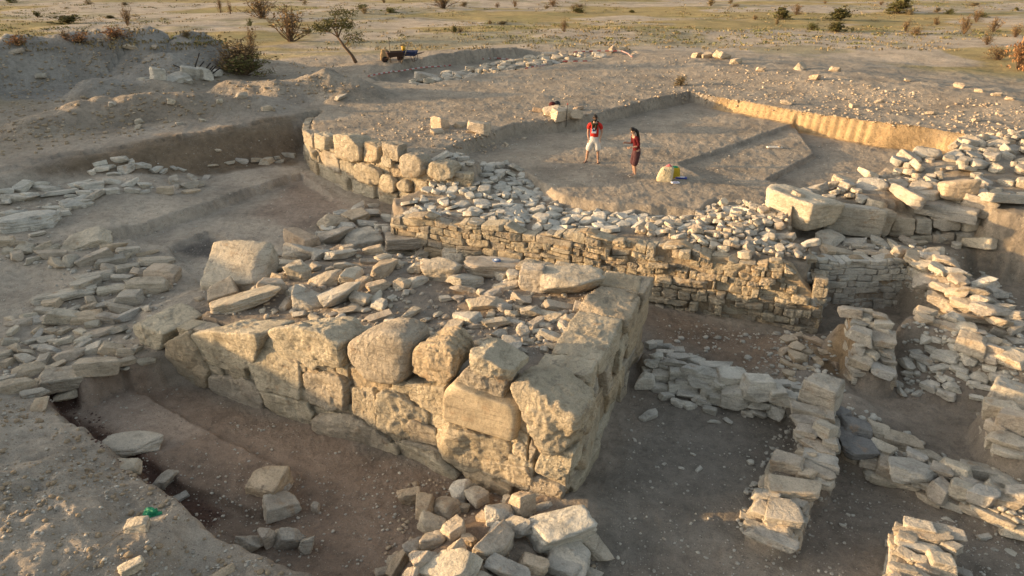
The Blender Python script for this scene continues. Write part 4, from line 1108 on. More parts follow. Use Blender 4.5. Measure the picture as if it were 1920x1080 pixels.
pile = [(769, 930, 44, 40, D_(mat=M_WARM)), (798, 953, 38, 50, D_(mat=M_WARM)), (835, 951, 52, 46, D_(kind='round')), (865, 921, 40, 46, D_(mat=M_GREY)), (897, 933, 34, 42, {}), (870, 953, 20, 22, {}), (940, 965, 58, 40, D_(mat=M_GREY)), (978, 946, 38, 56, D_(kind='block', ratio=1.2, mat=M_WARM)), (951, 937, 16, 22, {}), (1018, 949, 36, 14, D_(kind='flat')), (810, 985, 54, 38, {}), (851, 992, 44, 46, {}), (814, 1015, 44, 42, D_(kind='round')), (780, 1027, 42, 36, {}), (929, 995, 44, 30, D_(mat=M_GREY)),
  (970, 988, 58, 34, D_(kind='flat', yaw=-30, tilt=(18, -18), lift=.12)), (1048, 995, 112, 90, D_(mat=M_GREY, kind='ang', ratio=.8, i=7, yaw=20)), (1062, 1040, 96, 60, D_(mat=M_GREY, i=9)), (1103, 1013, 46, 62, D_(kind='flat', tilt=(30, 10))), (929, 1025, 88, 66, D_(i=3)), (858, 1031, 38, 34, D_(mat=M_WARM)), (798, 1054, 50, 52, {}), (745, 1063, 62, 34, D_(mat=M_WARM)), (741, 1050, 30, 18, {}), (851, 1060, 92, 66, D_(kind='flat', yaw=-36, tilt=(16, -10), lift=.15)), (950, 1070, 78, 42, D_(lift=.1)), (1000, 1063, 60, 40, D_(mat=M_WARM, lift=.08)), (1060, 1058, 74, 54, D_(kind='flat', lift=.1)), (1103, 1074, 52, 30, {}), (879, 1015, 28, 22, D_(mat=M_WARM)),
  (720, 1075, 30, 20, {}), (900, 1085, 60, 40, {}), (1010, 1095, 60, 40, {}), (830, 1100, 70, 40, {}), (1080, 1100, 60, 40, {}), (890, 1060, 40, 30, {}), (905, 970, 26, 22, D_(mat=M_WARM)), (770, 1085, 50, 36, {})]
pl_ = lay(pile, mat=M_STONE, group='heap of stones in front of the tower corner', label='angular stone in the heap below the near corner of the tower', sink=.15, ratio=.9, wide=.92)
by_label([pl_[16], pl_[15], pl_[24], pl_[7], pl_[18], pl_[19], pl_[0], pl_[2]], ['biggest grey boulder of the heap, right below the tower corner', 'thin tilted plate catching the sun on top of the heap', 'long pale pointed slab at the bottom edge of the heap', 'upright brownish block leaning against the tower foot', 'pale oval slab at the right edge of the heap', 'pale broken boulder in the middle of the heap, left of the biggest grey boulder', 'reddish stone lying apart at the upper left of the heap', 'smooth rounded pale stone near the top left of the heap'])

# ------------------------------------------------------------------ walls of the right rooms
def stack(name, label, spec, mat, loc, **k):
    t = thing(name, label, 'wall', loc)
    lay(spec, mat=mat, parent=t, kind='mix', tilt=4, **k)
    return t
stack('divider_wall', 'low tumbled stone wall running right from the foot of the tower', [(1221, 647, 22, 20), (1233, 646, 20, 16), (1250, 650, 20, 14), (1270, 658, 28, 16), (1244, 662, 30, 16), (1233, 668, 18, 16), (1269, 672, 36, 22), (1304, 678, 30, 22, D_(kind='block')), (1265, 681, 42, 18), (1300, 696, 36, 28), (1342, 689, 50, 26, D_(kind='block', yaw=14)), (1329, 705, 40, 26), (1373, 708, 50, 36, D_(kind='block', yaw=14, ratio=.6)), (1375, 743, 48, 42, D_(kind='block', ratio=.9)),
  (1421, 726, 58, 50, D_(kind='block', yaw=20, ratio=.8)), (1398, 740, 22, 40, D_(ratio=1.6)), (1469, 720, 52, 18, D_(kind='flat')), (1500, 733, 30, 28), (1212, 714, 26, 38, D_(ratio=1.4)), (1240, 707, 36, 32), (1235, 726, 42, 20), (1265, 726, 24, 30), (1287, 720, 36, 30), (1269, 699, 28, 26), (1287, 701, 26, 16), (1331, 732, 32, 26), (1344, 745, 32, 28), (1312, 749, 22, 20), (1290, 741, 36, 18), (1271, 755, 24, 16), (1292, 760, 22, 16), (1331, 768, 24, 18),
  (1310, 716, 32, 24), (1456, 737, 34, 34), (1483, 748, 30, 28), (1456, 772, 30, 26), (1427, 760, 38, 22), (1402, 774, 22, 14), (1421, 776, 26, 16), (1222, 680, 24, 22), (1215, 695, 22, 20), (1250, 742, 30, 20), (1320, 755, 26, 18), (1350, 722, 28, 22)], M_GREY, P(1350, 720, -2.2), sink=.05, ratio=.8, yaw_sd=18)
stack('cross_wall', 'stepped stone wall running toward the viewer between two right hand rooms', [(1542, 735, 54, 60, D_(kind='block', ratio=1.0, mat=M_STONE, lift=.12)), (1515, 770, 54, 28, D_(lift=.1)), (1517, 790, 58, 24, D_(kind='flat')), (1545, 808, 36, 36, D_(kind='block', ratio=.9)), (1512, 808, 38, 24), (1533, 837, 64, 28, D_(kind='flat')), (1507, 820, 34, 20), (1537, 863, 58, 28, D_(kind='block')), (1530, 885, 64, 24), (1548, 780, 30, 26), (1555, 830, 26, 26), (1475, 867, 54, 42, D_(kind='block', ratio=.8)), (1510, 887, 36, 30),
  (1482, 915, 88, 46, D_(kind='block', yaw=16, ratio=.5)), (1433, 930, 42, 36), (1430, 958, 40, 32), (1467, 965, 58, 60, D_(kind='block', yaw=10, ratio=.5)), (1457, 927, 26, 16), (1412, 985, 34, 22), (1447, 1007, 84, 30, D_(kind='flat')), (1457, 993, 46, 22), (1420, 1005, 34, 20), (1540, 905, 40, 24), (1450, 985, 30, 20), (1475, 1010, 30, 22), (1400, 970, 24, 20), (1495, 945, 30, 24), (1510, 850, 34, 24), (1515, 870, 34, 20)], M_STONE, P(1500, 880, -2.2), sink=.05, ratio=.7, yaw_sd=14)
stack('room_wall', 'low wall of pale blocks with dark stones at its near end, crossing the lower right', [(1600, 805, 54, 42, D_(mat=M_DARK)), (1608, 842, 56, 44, D_(mat=M_DARK, kind='flat')), (1567, 777, 40, 34, D_(mat=M_DARK)), (1585, 790, 36, 24, D_(mat=M_DARK)), (1580, 815, 34, 34, D_(mat=M_DARK)), (1647, 810, 40, 34), (1650, 840, 42, 30), (1693, 833, 66, 40, D_(kind='block', yaw=12)), (1740, 857, 42, 28), (1763, 883, 34, 32), (1790, 880, 42, 32), (1833, 883, 58, 36, D_(kind='block', yaw=10)), (1710, 883, 76, 52, D_(kind='flat', yaw=24, ratio=.5)), (1670, 880, 44, 42), (1663, 900, 52, 26), (1763, 920, 40, 46, D_(ratio=.9)), (1803, 920, 40, 44, D_(ratio=.9)), (1843, 933, 38, 44, D_(kind='block', ratio=.9)),
  (1880, 903, 50, 38), (1910, 927, 44, 52), (1893, 940, 42, 36), (1860, 967, 66, 30), (1907, 997, 48, 28), (1720, 858, 30, 22), (1730, 905, 34, 24), (1815, 903, 34, 20), (1860, 915, 30, 22), (1780, 945, 40, 22), (1820, 955, 40, 22), (1630, 865, 34, 24), (1635, 890, 30, 22), (1700, 910, 40, 22), (1740, 935, 40, 22), (1880, 975, 40, 24)], M_STONE, P(1750, 900, -2.3), sink=.1, ratio=.7, yaw_sd=18)
stack('near_pier', 'short pier of pale stones at the bottom edge of the picture', [(1717, 985, 40, 30), (1723, 1003, 74, 30, D_(kind='flat', yaw=16)), (1768, 1000, 64, 28, D_(kind='flat', yaw=20)), (1723, 1027, 70, 30, D_(kind='flat', yaw=10)), (1773, 1019, 54, 22), (1700, 1040, 36, 24), (1763, 1057, 50, 46, D_(kind='block')), (1733, 1067, 34, 32), (1690, 1070, 44, 32), (1803, 1073, 40, 24), (1700, 1010, 34, 24), (1720, 1050, 30, 24), (1745, 1040, 36, 20), (1735, 1090, 60, 30), (1780, 1095, 50, 30), (1690, 1095, 40, 30)], M_STONE, P(1730, 1060, -2.3), sink=.05, ratio=.7, yaw_sd=14)
stack('stone_pier', 'stub of wall with two neat columns of pale stones and a sunlit earth side', [(1595, 584, 32, 22), (1625, 586, 26, 16), (1650, 593, 28, 18), (1620, 597, 30, 16), (1655, 607, 30, 20), (1610, 608, 26, 18), (1635, 608, 20, 14), (1615, 627, 38, 30, D_(kind='block')), (1652, 618, 42, 14, D_(kind='flat')), (1655, 637, 44, 30, D_(kind='block')), (1612, 647, 26, 14), (1637, 649, 22, 10), (1610, 657, 22, 18), (1632, 664, 28, 18), (1660, 662, 28, 20), (1615, 679, 34, 32, D_(kind='block')), (1640, 682, 24, 16), (1662, 678, 26, 24), (1655, 697, 40, 24, D_(kind='block')), (1630, 640, 18, 12)], M_STONE, P(1635, 690, -2.2), sink=.12, ratio=.6, yaw_sd=12)
stack('broken_wall', 'broken wall of pale stones on a sunlit earth bank at the right edge', [(1737, 587, 34, 18), (1767, 592, 30, 16), (1790, 598, 30, 22), (1737, 601, 30, 20, D_(mat=M_WARM)), (1760, 606, 26, 16, D_(mat=M_WARM)), (1780, 614, 30, 18, D_(mat=M_WARM)), (1835, 598, 54, 18, D_(kind='flat')), (1815, 604, 30, 20), (1820, 644, 44, 38, D_(kind='block', ratio=.9)), (1812, 617, 38, 24), (1845, 618, 42, 16), (1850, 639, 38, 18), (1862, 653, 30, 22), (1882, 624, 42, 22), (1902, 637, 48, 22, D_(kind='flat')), (1855, 667, 42, 26), (1902, 660, 46, 20, D_(kind='flat')), (1900, 674, 48, 32, D_(kind='block')), (1870, 640, 26, 14), (1835, 625, 24, 14), (1880, 645, 26, 14)], M_STONE, P(1830, 650, -1.6), sink=.1, ratio=.6, yaw_sd=18)
stack('edge_pier', 'tall layered stone pier cut by the right picture edge', [(1900, 742, 62, 50, D_(kind='block', ratio=.8)), (1868, 768, 42, 44, D_(kind='block', ratio=1)), (1903, 790, 54, 52, D_(kind='block', ratio=1)), (1895, 826, 64, 32, D_(kind='flat')), (1870, 800, 36, 30), (1900, 850, 60, 26, D_(kind='flat')), (1915, 765, 30, 30), (1865, 830, 30, 24)], M_STONE, P(1900, 840, -2.2), sink=.0, ratio=.8, yaw_sd=12)
lay([(1775, 668, 46, 34), (1735, 636, 18, 18), (1755, 637, 20, 14), (1820, 676, 24, 22), (1727, 671, 32, 18), (1700, 683, 34, 18), (1797, 693, 28, 20), (1760, 690, 32, 18), (1840, 708, 30, 22), (1872, 707, 30, 32), (1740, 723, 28, 18), (1752, 722, 18, 14), (1775, 741, 30, 18), (1785, 727, 24, 20), (1832, 746, 26, 12), (1850, 727, 28, 12), (1685, 721, 16, 16), (1715, 660, 22, 14), (1745, 655, 24, 14), (1790, 650, 22, 14), (1805, 705, 22, 14), (1825, 720, 22, 12), (1765, 710, 20, 12), (1700, 700, 20, 12), (1720, 738, 22, 12), (1855, 690, 22, 14), (1730, 690, 22, 14), (1810, 665, 18, 12), (1780, 710, 18, 12), (1690, 735, 26, 12)],
  mat=M_GREY, group='stones sliding down the right hand slope', label='grey stone on the rubble slope below the broken wall on the right')
lay([(1497, 631, 24, 16), (1535, 642, 28, 18), (1480, 638, 28, 16), (1495, 653, 26, 22), (1472, 658, 24, 14), (1497, 671, 30, 28), (1477, 683, 28, 12), (1500, 688, 22, 12), (1480, 701, 20, 16), (1535, 678, 20, 14), (1565, 683, 16, 12), (1515, 635, 20, 12), (1488, 665, 20, 14), (1512, 660, 22, 14), (1520, 690, 18, 12), (1545, 660, 18, 12), (1485, 712, 16, 12)],
  mat=M_WARM, group='stones on the earth mound beside the stone pier', label='pinkish stone in the small rubble pile left of the stone pier')
lay([(1217, 779, 34, 20), (1340, 790, 20, 8), (1365, 790, 18, 10), (1278, 878, 10, 6), (1310, 880, 18, 8), (1190, 825, 10, 6), (1300, 852, 10, 5), (1580, 985, 12, 8), (1895, 1035, 16, 12), (1845, 1007, 24, 16), (1775, 973, 14, 8), (1590, 965, 8, 6), (1245, 870, 10, 6), (1395, 780, 10, 6)], mat=M_GREY, group='single stones on the right room floors', label='lone small stone on the bare shaded floor right of the tower', sink=.3)

def wall_faces(root, a, b, hw, za, zb, base, mat, w=.30, h=.15, ends=True, keep=14):
    """coursed sides of a short free-standing wall along a-b (plan points), its crown falling from za to zb"""
    a, b = np.array(a[:2]), np.array(b[:2]); L = float(np.linalg.norm(b - a)); u = (b - a) / L; n = np.array([u[1], -u[0]])
    u3, n3 = np.array([*u, 0]), np.array([*n, 0])
    k = dict(amp=.05, front=.03, back=.16, depth_sd=.03, jit=.5, limit=keep, sub=3)
    masonry(root, np.array([*(a + n * hw), base]), u3, L, 2, w, h, n3, mat, top=lambda x: za + (zb - za) * x / L - base, **k)
    masonry(root, np.array([*(b - n * hw), base]), -u3, L, 2, w, h, -n3, mat, top=lambda x: zb + (za - zb) * x / L - base, **k)
    if ends:
        masonry(root, np.array([*(b + n * hw), base]), -n3, 2 * hw, 2, w, h, u3, mat, top=lambda x: zb - base, **k)
        masonry(root, np.array([*(a - n * hw), base]), n3, 2 * hw, 2, w, h, -u3, mat, top=lambda x: za - base, **k)
W_ = {o['label'].split()[0] + o.name: o for o in col.objects if o.type == 'EMPTY' and o.name in ('divider_wall', 'cross_wall', 'room_wall', 'near_pier', 'stone_pier', 'edge_pier')}
W_ = {o.name: o for o in W_.values()}
wall_faces(W_['divider_wall'], P(1218, 665, -1.8), P(1350, 715, -1.8), .20, -1.82, -1.80, -2.38, M_GREY, ends=False)
wall_faces(W_['divider_wall'], P(1350, 715, -1.8), P(1510, 750, -1.75), .20, -1.80, -1.74, -2.38, M_GREY, ends=False)
wall_faces(W_['cross_wall'], P(1542, 742, -1.5), P(1531, 885, -1.8), .30, -1.60, -1.85, -2.42, M_STONE)
wall_faces(W_['cross_wall'], P(1492, 862, -1.8), P(1452, 990, -1.9), .38, -1.90, -1.98, -2.42, M_STONE)
wall_faces(W_['room_wall'], P(1590, 815, -1.9), P(1705, 867, -1.95), .34, -1.98, -2.0, -2.45, M_STONE, ends=False)
wall_faces(W_['room_wall'], P(1705, 867, -1.95), P(1960, 965, -1.95), .34, -2.0, -2.0, -2.45, M_STONE, ends=False)
wall_faces(W_['near_pier'], P(1735, 990, -1.8), P(1722, 1130, -1.8), .40, -1.86, -1.86, -2.45, M_STONE)
wall_faces(W_['stone_pier'], P(1628, 590, -1.0), P(1640, 700, -1.78), .44, -1.08, -1.76, -2.1, M_STONE)
wall_faces(W_['edge_pier'], P(1900, 750, -1.4), P(1930, 835, -1.5), .45, -1.52, -1.58, -2.35, M_STONE)
# rubble on the right: crown of the ledge wall and corner wall
def heap(poly_px, z, size, mat, group, label, n_try=3000, keep=1.0, cat='stone', limit=120, parent=None, **k):
    poly = [tuple(P(a, b, z)[:2]) for a, b in poly_px]
    out = paving(poly, size, mat, n_try=n_try, keep=keep, **k)
    if parent is not None:
        mg = Merge()
        for a, v, f, c in out: mg.add(v, f)
        tag(mg.build('crown_rubble', mat, parent), kind='stuff'); return
    for a, v, f, c in out[:limit]:
        cc = v.mean(0); o = obj('stone', mesh_np('stone', v - cc, f), mat); o.location = cc; tag(o, label, cat, group, 'thing')
    if len(out) > limit:
        mg = Merge()
        for a, v, f, c in out[limit:]: mg.add(v, f)
        v = np.concatenate(mg.v); c = v.mean(0)
        o = obj('rubble', mesh_np('rubble', v - c, np.concatenate(mg.f)), mat); o.location = c
        tag(o, label.replace('stone', 'rubble', 1), 'rubble', kind='stuff')
heap([(1448, 392), (1520, 352), (1600, 335), (1660, 318), (1720, 305), (1790, 285), (1850, 262), (1990, 248), (2010, 400), (1850, 395), (1700, 372), (1560, 372)], -.05, .42, M_STONE, 'rubble on the rise behind the ledge wall', 'pale stone in the sunlit rubble heap behind the row of huge slabs', n_try=3500, keep=.72, thick=(.12, .28), proud=.12, tilt=16, sd=.55, amp=.055, p=40, limit=38)
heap([(1300, 402), (1350, 372), (1440, 395), (1500, 440), (1545, 492), (1500, 490), (1400, 470), (1300, 448), (1200, 428), (1230, 402)], -.45, .26, M_STONE, 'crumbled stones along the crown of the long wall', 'crumbly pale stone on the right half of the long wall crown', n_try=2500, keep=.85, thick=(.07, .16), proud=.09, tilt=15, sd=.55, amp=.055, p=44, parent=long_wall, lift=lambda c: .04)
cw = [(1558, 447, 60, 26), (1600, 455, 40, 18), (1555, 470, 30, 20), (1580, 475, 34, 18), (1612, 478, 30, 16), (1640, 475, 40, 16), (1665, 480, 34, 18), (1690, 470, 38, 24), (1715, 485, 36, 26), (1740, 478, 30, 20), (1625, 462, 40, 16), (1650, 458, 36, 14), (1675, 460, 30, 16), (1755, 475, 36, 20), (1772, 490, 38, 26), (1735, 500, 30, 24), (1760, 505, 34, 22), (1785, 510, 36, 22), (1800, 525, 36, 22), (1745, 525, 44, 28), (1770, 540, 46, 24), (1795, 548, 40, 20), (1820, 545, 36, 20), (1775, 565, 60, 34), (1815, 570, 50, 26), (1840, 560, 36, 20), (1850, 580, 50, 28), (1800, 590, 40, 20), (1870, 600, 50, 24), (1895, 590, 40, 22), (1880, 575, 36, 18), (1905, 610, 40, 22), (1720, 455, 26, 12), (1700, 452, 30, 14)]
lay(cw, mat=M_STONE, parent=corner_wall, name='crown_stone', ratio=.5, sink=.1)
lay([(1852, 535, 48, 24), (1865, 550, 40, 26), (1840, 530, 30, 16)], mat=M_GREY, group='stones in the deep pit', label='grey stone lying in the dark pit at the right edge')

# ------------------------------------------------------------------ upper ground: single stones, field of stones, far wall
up = lay([(825, 231, 28, 26, D_(kind='block', ratio=1.1)), (866, 234, 34, 13, D_(kind='round')), (897, 240, 36, 24, D_(kind='block', ratio=.8)), (822, 246, 26, 9, D_(kind='flat')), (1036, 210, 34, 20, D_(kind='round')), (1052, 214, 34, 24, D_(kind='block', yaw=35, ratio=1)), (1078, 214, 30, 20, {}), (1012, 206, 22, 10, D_(kind='block')), (1085, 203, 20, 9, {})], mat=M_WARM, cat='stone', group='single stones on the upper ground', sink=.12)
by_label(up, ['upright pale block on the upper ground behind the round wall, left of two others', 'low rounded stone between two upright blocks on the upper ground', 'angular block with a lit left side, rightmost of three on the upper ground', 'flat stone at the foot of the upright pale block', 'curved lit stone at the left of the cluster by the trench edge', 'wedge shaped stone in front of the cluster by the trench edge', 'grey stone at the right end of the cluster by the trench edge', 'low block at the left side of the cluster by the trench edge', 'small stone behind the grey one of the cluster by the trench edge'])
lay([(1306, 104, 16, 12), (1323, 104, 18, 12), (1357, 106, 26, 14), (1380, 116, 20, 12), (1500, 127, 18, 13), (1426, 130, 14, 9), (1566, 130, 18, 11), (1527, 145, 20, 10), (1798, 161, 18, 10), (1837, 170, 18, 9), (1870, 177, 16, 7), (1895, 185, 16, 7), (1475, 192, 20, 11), (1600, 199, 18, 9), (1148, 92, 12, 8), (1168, 91, 10, 9), (1700, 150, 14, 6), (1745, 212, 16, 8), (1650, 190, 14, 7), (1830, 225, 14, 8)], mat=M_WARM, group='stones along the edge of the site mound', label='single sunlit stone on the stony rise beyond the trench')
lay([(453, 179, 20, 13, D_(kind='round')), (322, 191, 14, 12), (210, 196, 12, 10), (412, 190, 10, 9), (260, 228, 12, 11), (260, 238, 18, 8), (500, 203, 20, 9, D_(kind='block')), (77, 142, 18, 12), (245, 88, 20, 9), (290, 88, 10, 7), (640, 181, 26, 8, D_(kind='flat')), (380, 226, 12, 6), (335, 232, 16, 6), (30, 96, 30, 8), (190, 76, 16, 5)], mat=M_STONE, group='stones on the spoil mounds', label='single pale stone lying on the grey spoil mounds at the left')
conc = lay([(298, 141, 22, 26, D_(ratio=1.2)), (330, 147, 44, 16, D_(kind='flat')), (360, 137, 30, 24, D_(kind='block', ratio=.9)), (384, 139, 19, 22, D_(kind='block', ratio=1.2)), (404, 137, 28, 12, D_(kind='block')), (268, 148, 24, 8, D_(kind='flat')), (350, 150, 22, 12)], mat=M_GREY, group='dumped stones below the spoil heap', label='grey lump in the dumped pile with dark rods below the spoil heap')

far_wall = thing('far_wall', 'long pale wall footing in the shallow far trench ringed by barrier tape', 'wall', P(950, 130, -.3))
fp = [tuple(P(a, b, -.35)[:2]) for a, b in [(770, 160), (850, 135), (930, 122), (1040, 105), (1130, 104), (1120, 114), (1040, 118), (1000, 132), (900, 147), (800, 166)]]
covered(far_wall, fp, .55, M_STONE, limit=99, p=40, thick=(.18, .32), proud=.16, tilt=8, sd=.45, n_try=2500, keep=.85)
# ------------------------------------------------------------------ gravel: loose grit and small stones nobody could count
def grit(name, label, pts, smin, smax, mat, kind='ang', kind_tag='stuff'):
    mg = Merge(); z = terr(pts[:, 0], pts[:, 1])
    for i, (x, y) in enumerate(pts):
        v, f = POOLV[kind][i % 10]
        s = smin * (smax / smin) ** (rnd.random() ** 2.2)
        a = rnd.uniform(0, 6.28); c, q = math.cos(a), math.sin(a)
        w = v * np.array([s * rnd.uniform(.8, 1.4), s, s * rnd.uniform(.45, .8)])
        w = np.stack([w[:, 0] * c - w[:, 1] * q + x, w[:, 0] * q + w[:, 1] * c + y, w[:, 2] + z[i] + s * .12], -1)
        mg.add(w, f)
    v = np.concatenate(mg.v); c = v.mean(0)
    me = mesh_np(name, v - c, np.concatenate(mg.f), smooth=False)
    o = obj(name, me, mat); o.location = c
    tag(o, label, 'gravel', kind=kind_tag)
def pix_scatter(poly_px, n, z=-.5, dens=None):
    q = np.array(poly_px, float); lo, hi = q.min(0), q.max(0)
    p = rs.uniform(lo, hi, (n * 3, 2)); k = poly_sd(p[:, 0], p[:, 1], [tuple(a) for a in q]) < 0
    p = p[k][:n]
    h = hit(p[:, 0], p[:, 1], np.zeros(len(p)))
    g = fbm(h[:, :2] * .6, 3, 61)
    keep = rs.uniform(-.5, .5, len(p)) < g + .12
    return h[keep][:, :2]
grit('gravel', 'loose grey gravel scattered on the excavated floors and banks', np.vstack([pix_scatter([(0, 740), (250, 880), (530, 1080), (0, 1080)], 2600), pix_scatter([(90, 750), (300, 720), (1050, 940), (700, 1080), (520, 1080)], 2200), pix_scatter([(1200, 680), (1500, 780), (1920, 900), (1920, 1080), (1080, 1080)], 2400),
   pix_scatter([(0, 340), (560, 250), (700, 400), (330, 640), (0, 730)], 2600), pix_scatter([(380, 560), (600, 450), (1200, 560), (1130, 640), (950, 680), (500, 600)], 1600), pix_scatter([(840, 300), (1290, 195), (1480, 240), (1700, 340), (1000, 350)], 1600), pix_scatter([(1230, 590), (1540, 640), (1480, 740), (1240, 650)], 900)]), .010, .06, M_GREY)
grit('field_gravel', 'stony gravel field on the rise beyond the sunlit trench bank', np.vstack([pix_scatter([(1250, 100), (1920, 200), (1920, 270), (1480, 215), (1200, 180)], 3600), pix_scatter([(600, 230), (760, 215), (1000, 260), (850, 310), (620, 262)], 900), pix_scatter([(640, 170), (1180, 105), (1290, 180), (1000, 240), (620, 220)], 700), pix_scatter([(0, 90), (420, 90), (600, 200), (0, 290)], 900)]), .025, .16, M_WARM)
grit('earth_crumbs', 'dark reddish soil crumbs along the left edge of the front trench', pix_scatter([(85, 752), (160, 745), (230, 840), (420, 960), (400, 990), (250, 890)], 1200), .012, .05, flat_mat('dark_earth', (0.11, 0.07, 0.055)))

def near_stones(name, label, polys, mat, smin, smax, kind='ang'):
    grit(name, label, np.vstack([pix_scatter(p, n) for p, n in polys]), smin, smax, mat, kind)
near_stones('rubble', 'small broken stones between the bigger ones of the left rubble walls', [([(0, 450), (130, 440), (330, 480), (340, 540), (250, 690), (60, 745), (0, 740), (0, 700), (130, 560), (100, 505), (0, 490)], 450), ([(0, 345), (280, 335), (290, 362), (190, 372), (110, 420), (0, 440)], 150)], M_GREY, .05, .17)
near_stones('rubble', 'small broken stones filling the top of the tower between larger ones', [([(350, 590), (420, 500), (560, 440), (850, 450), (1200, 540), (1120, 640), (950, 690), (780, 640), (560, 600)], 1500)], M_STONE, .05, .20)
near_stones('rubble', 'small broken stones round the low walls of the right rooms', [([(1480, 620), (1560, 620), (1600, 760), (1920, 930), (1920, 1010), (1600, 870), (1480, 760), (1215, 690), (1215, 640)], 700), ([(1690, 600), (1920, 620), (1920, 720), (1700, 740)], 500), ([(1400, 860), (1560, 720), (1560, 900), (1480, 1030), (1380, 1000)], 200), ([(1540, 450), (1780, 460), (1920, 570), (1920, 640), (1700, 560), (1560, 490)], 500)], M_GREY, .05, .16)
near_stones('rubble', 'small broken stones in the heap below the tower corner', [([(700, 1080), (770, 900), (900, 900), (1120, 980), (1130, 1080)], 320)], M_WARM, .04, .14)
grit('clods', 'earth clods on the sloping bank in the lower left', pix_scatter([(0, 740), (80, 750), (250, 890), (540, 1080), (0, 1080)], 1500), .02, .10, M_MUD, 'round')
grit('mound_clods', 'earth clods and small stones on the grey spoil mounds at the upper left', pix_scatter([(0, 90), (420, 80), (700, 130), (690, 165), (560, 200), (0, 300)], 2600), .04, .20, M_MUD, 'round')
# ------------------------------------------------------------------ shapes for small things
def tube(path, rad, n=8, cap=True):
    path = [np.array(p, float) for p in path]
    if isinstance(rad, (int, float)): rad = [rad] * len(path)
    V = []; ref = np.array([.31, .17, .93])
    for i, p in enumerate(path):
        t = path[min(i + 1, len(path) - 1)] - path[max(i - 1, 0)]; t = t / np.linalg.norm(t)
        a = np.cross(t, ref); a /= np.linalg.norm(a); b = np.cross(t, a)
        for k in range(n):
            an = 2 * math.pi * k / n; V.append(p + rad[i] * (math.cos(an) * a + math.sin(an) * b))
    F = []
    for i in range(len(path) - 1):
        for k in range(n):
            j = (k + 1) % n; F += [(i * n + k, i * n + j, (i + 1) * n + j), (i * n + k, (i + 1) * n + j, (i + 1) * n + k)]
    if cap:
        V += [path[0], path[-1]]; m = len(V)
        for k in range(n):
            j = (k + 1) % n; F += [(m - 2, j, k), (m - 1, (len(path) - 1) * n + k, (len(path) - 1) * n + j)]
    return np.array(V), np.array(F, dtype=np.int32)

def box(sx, sy, sz, c=(0, 0, 0), bev=.12, top=(1, 1)):
    N = [(1, 0, 0), (-1, 0, 0), (0, 1, 0), (0, -1, 0), (0, 0, 1), (0, 0, -1)]
    v, f = soft_solid(N, (sx / 2, sx / 2, sy / 2, sy / 2, sz / 2, sz / 2), (sx, sy, sz), 3, 40)
    k = (v[:, 2:3] / sz + .5); v[:, :1] *= 1 + (top[0] - 1) * k; v[:, 1:2] *= 1 + (top[1] - 1) * k
    return v + np.array(c), f

def ell(r, c=(0, 0, 0), sub=3):
    v, f = ico(sub); return v * np.array(r) + np.array(c), f

def part(name, vf, mat, parent, smooth=True):
    if isinstance(vf, list):
        mg = Merge()
        for q in vf: mg.add(*q)
        vf = (np.concatenate(mg.v), np.concatenate(mg.f))
    me = mesh_np(name, vf[0], vf[1], smooth)
    o = obj(name, me, mat); o.parent = parent
    return o

def skin(name, joints, bones, mat, parent, sub=2):
    """one continuous surface grown round a skeleton: joints {name: (x,y,z,r)}, bones [(a,b)]; first joint is the root"""
    names = list(joints); ix = {k: i for i, k in enumerate(names)}
    me = bpy.data.meshes.new(name)
    me.from_pydata([joints[k][:3] for k in names], [(ix[a], ix[b]) for a, b in bones], [])
    o = bpy.data.objects.new(name + '_tmp', me); col.objects.link(o)
    md = o.modifiers.new('skin', 'SKIN'); md.branch_smoothing = .4; md.use_smooth_shade = True
    for i, k in enumerate(names):
        r = joints[k][3]; r = r if isinstance(r, tuple) else (r, r)
        s = me.skin_vertices[0].data[i]; s.radius = r; s.use_root = (i == 0)
    ms = o.modifiers.new('sub', 'SUBSURF'); ms.levels = sub; ms.render_levels = sub
    dg = bpy.context.evaluated_depsgraph_get()
    m2 = bpy.data.meshes.new_from_object(o.evaluated_get(dg)); m2.name = name
    bpy.data.objects.remove(o); bpy.data.meshes.remove(me)
    for p in m2.polygons: p.use_smooth = True
    q = obj(name, m2, mat); q.parent = parent
    return q

SKIN = flat_mat('skin', (0.42, 0.25, 0.165), .55, .35, .05)
HAIR = flat_mat('dark_hair', (0.022, 0.016, 0.013), .6, .3, .2)
RED = flat_mat('red_cotton', (0.52, 0.035, 0.025), .9, .1, .1, 14)
MAROON = flat_mat('maroon_cotton', (0.105, 0.013, 0.015), .9, .1, .12, 14)
PLUM = flat_mat('dark_plum_cotton', (0.085, 0.04, 0.042), .9, .1, .12, 14)
WHITE = flat_mat('white_cotton', (0.62, 0.58, 0.52), .9, .1, .06, 12)
SCARF = flat_mat('dark_olive_scarf', (0.055, 0.05, 0.03), .95, .05, .3, 40)
PRINT_W = flat_mat('white_print', (0.6, 0.62, 0.66), .8, .1, .03)
PRINT_B = flat_mat('blue_print', (0.03, 0.05, 0.16), .8, .1, .03)
BLACKM = flat_mat('black_plastic', (0.015, 0.015, 0.016), .4, .4, .05)
LEATHER = flat_mat('brown_leather', (0.10, 0.06, 0.04), .7, .2, .15)
SHOE = flat_mat('beige_canvas', (0.40, 0.34, 0.26), .9, .1, .08)

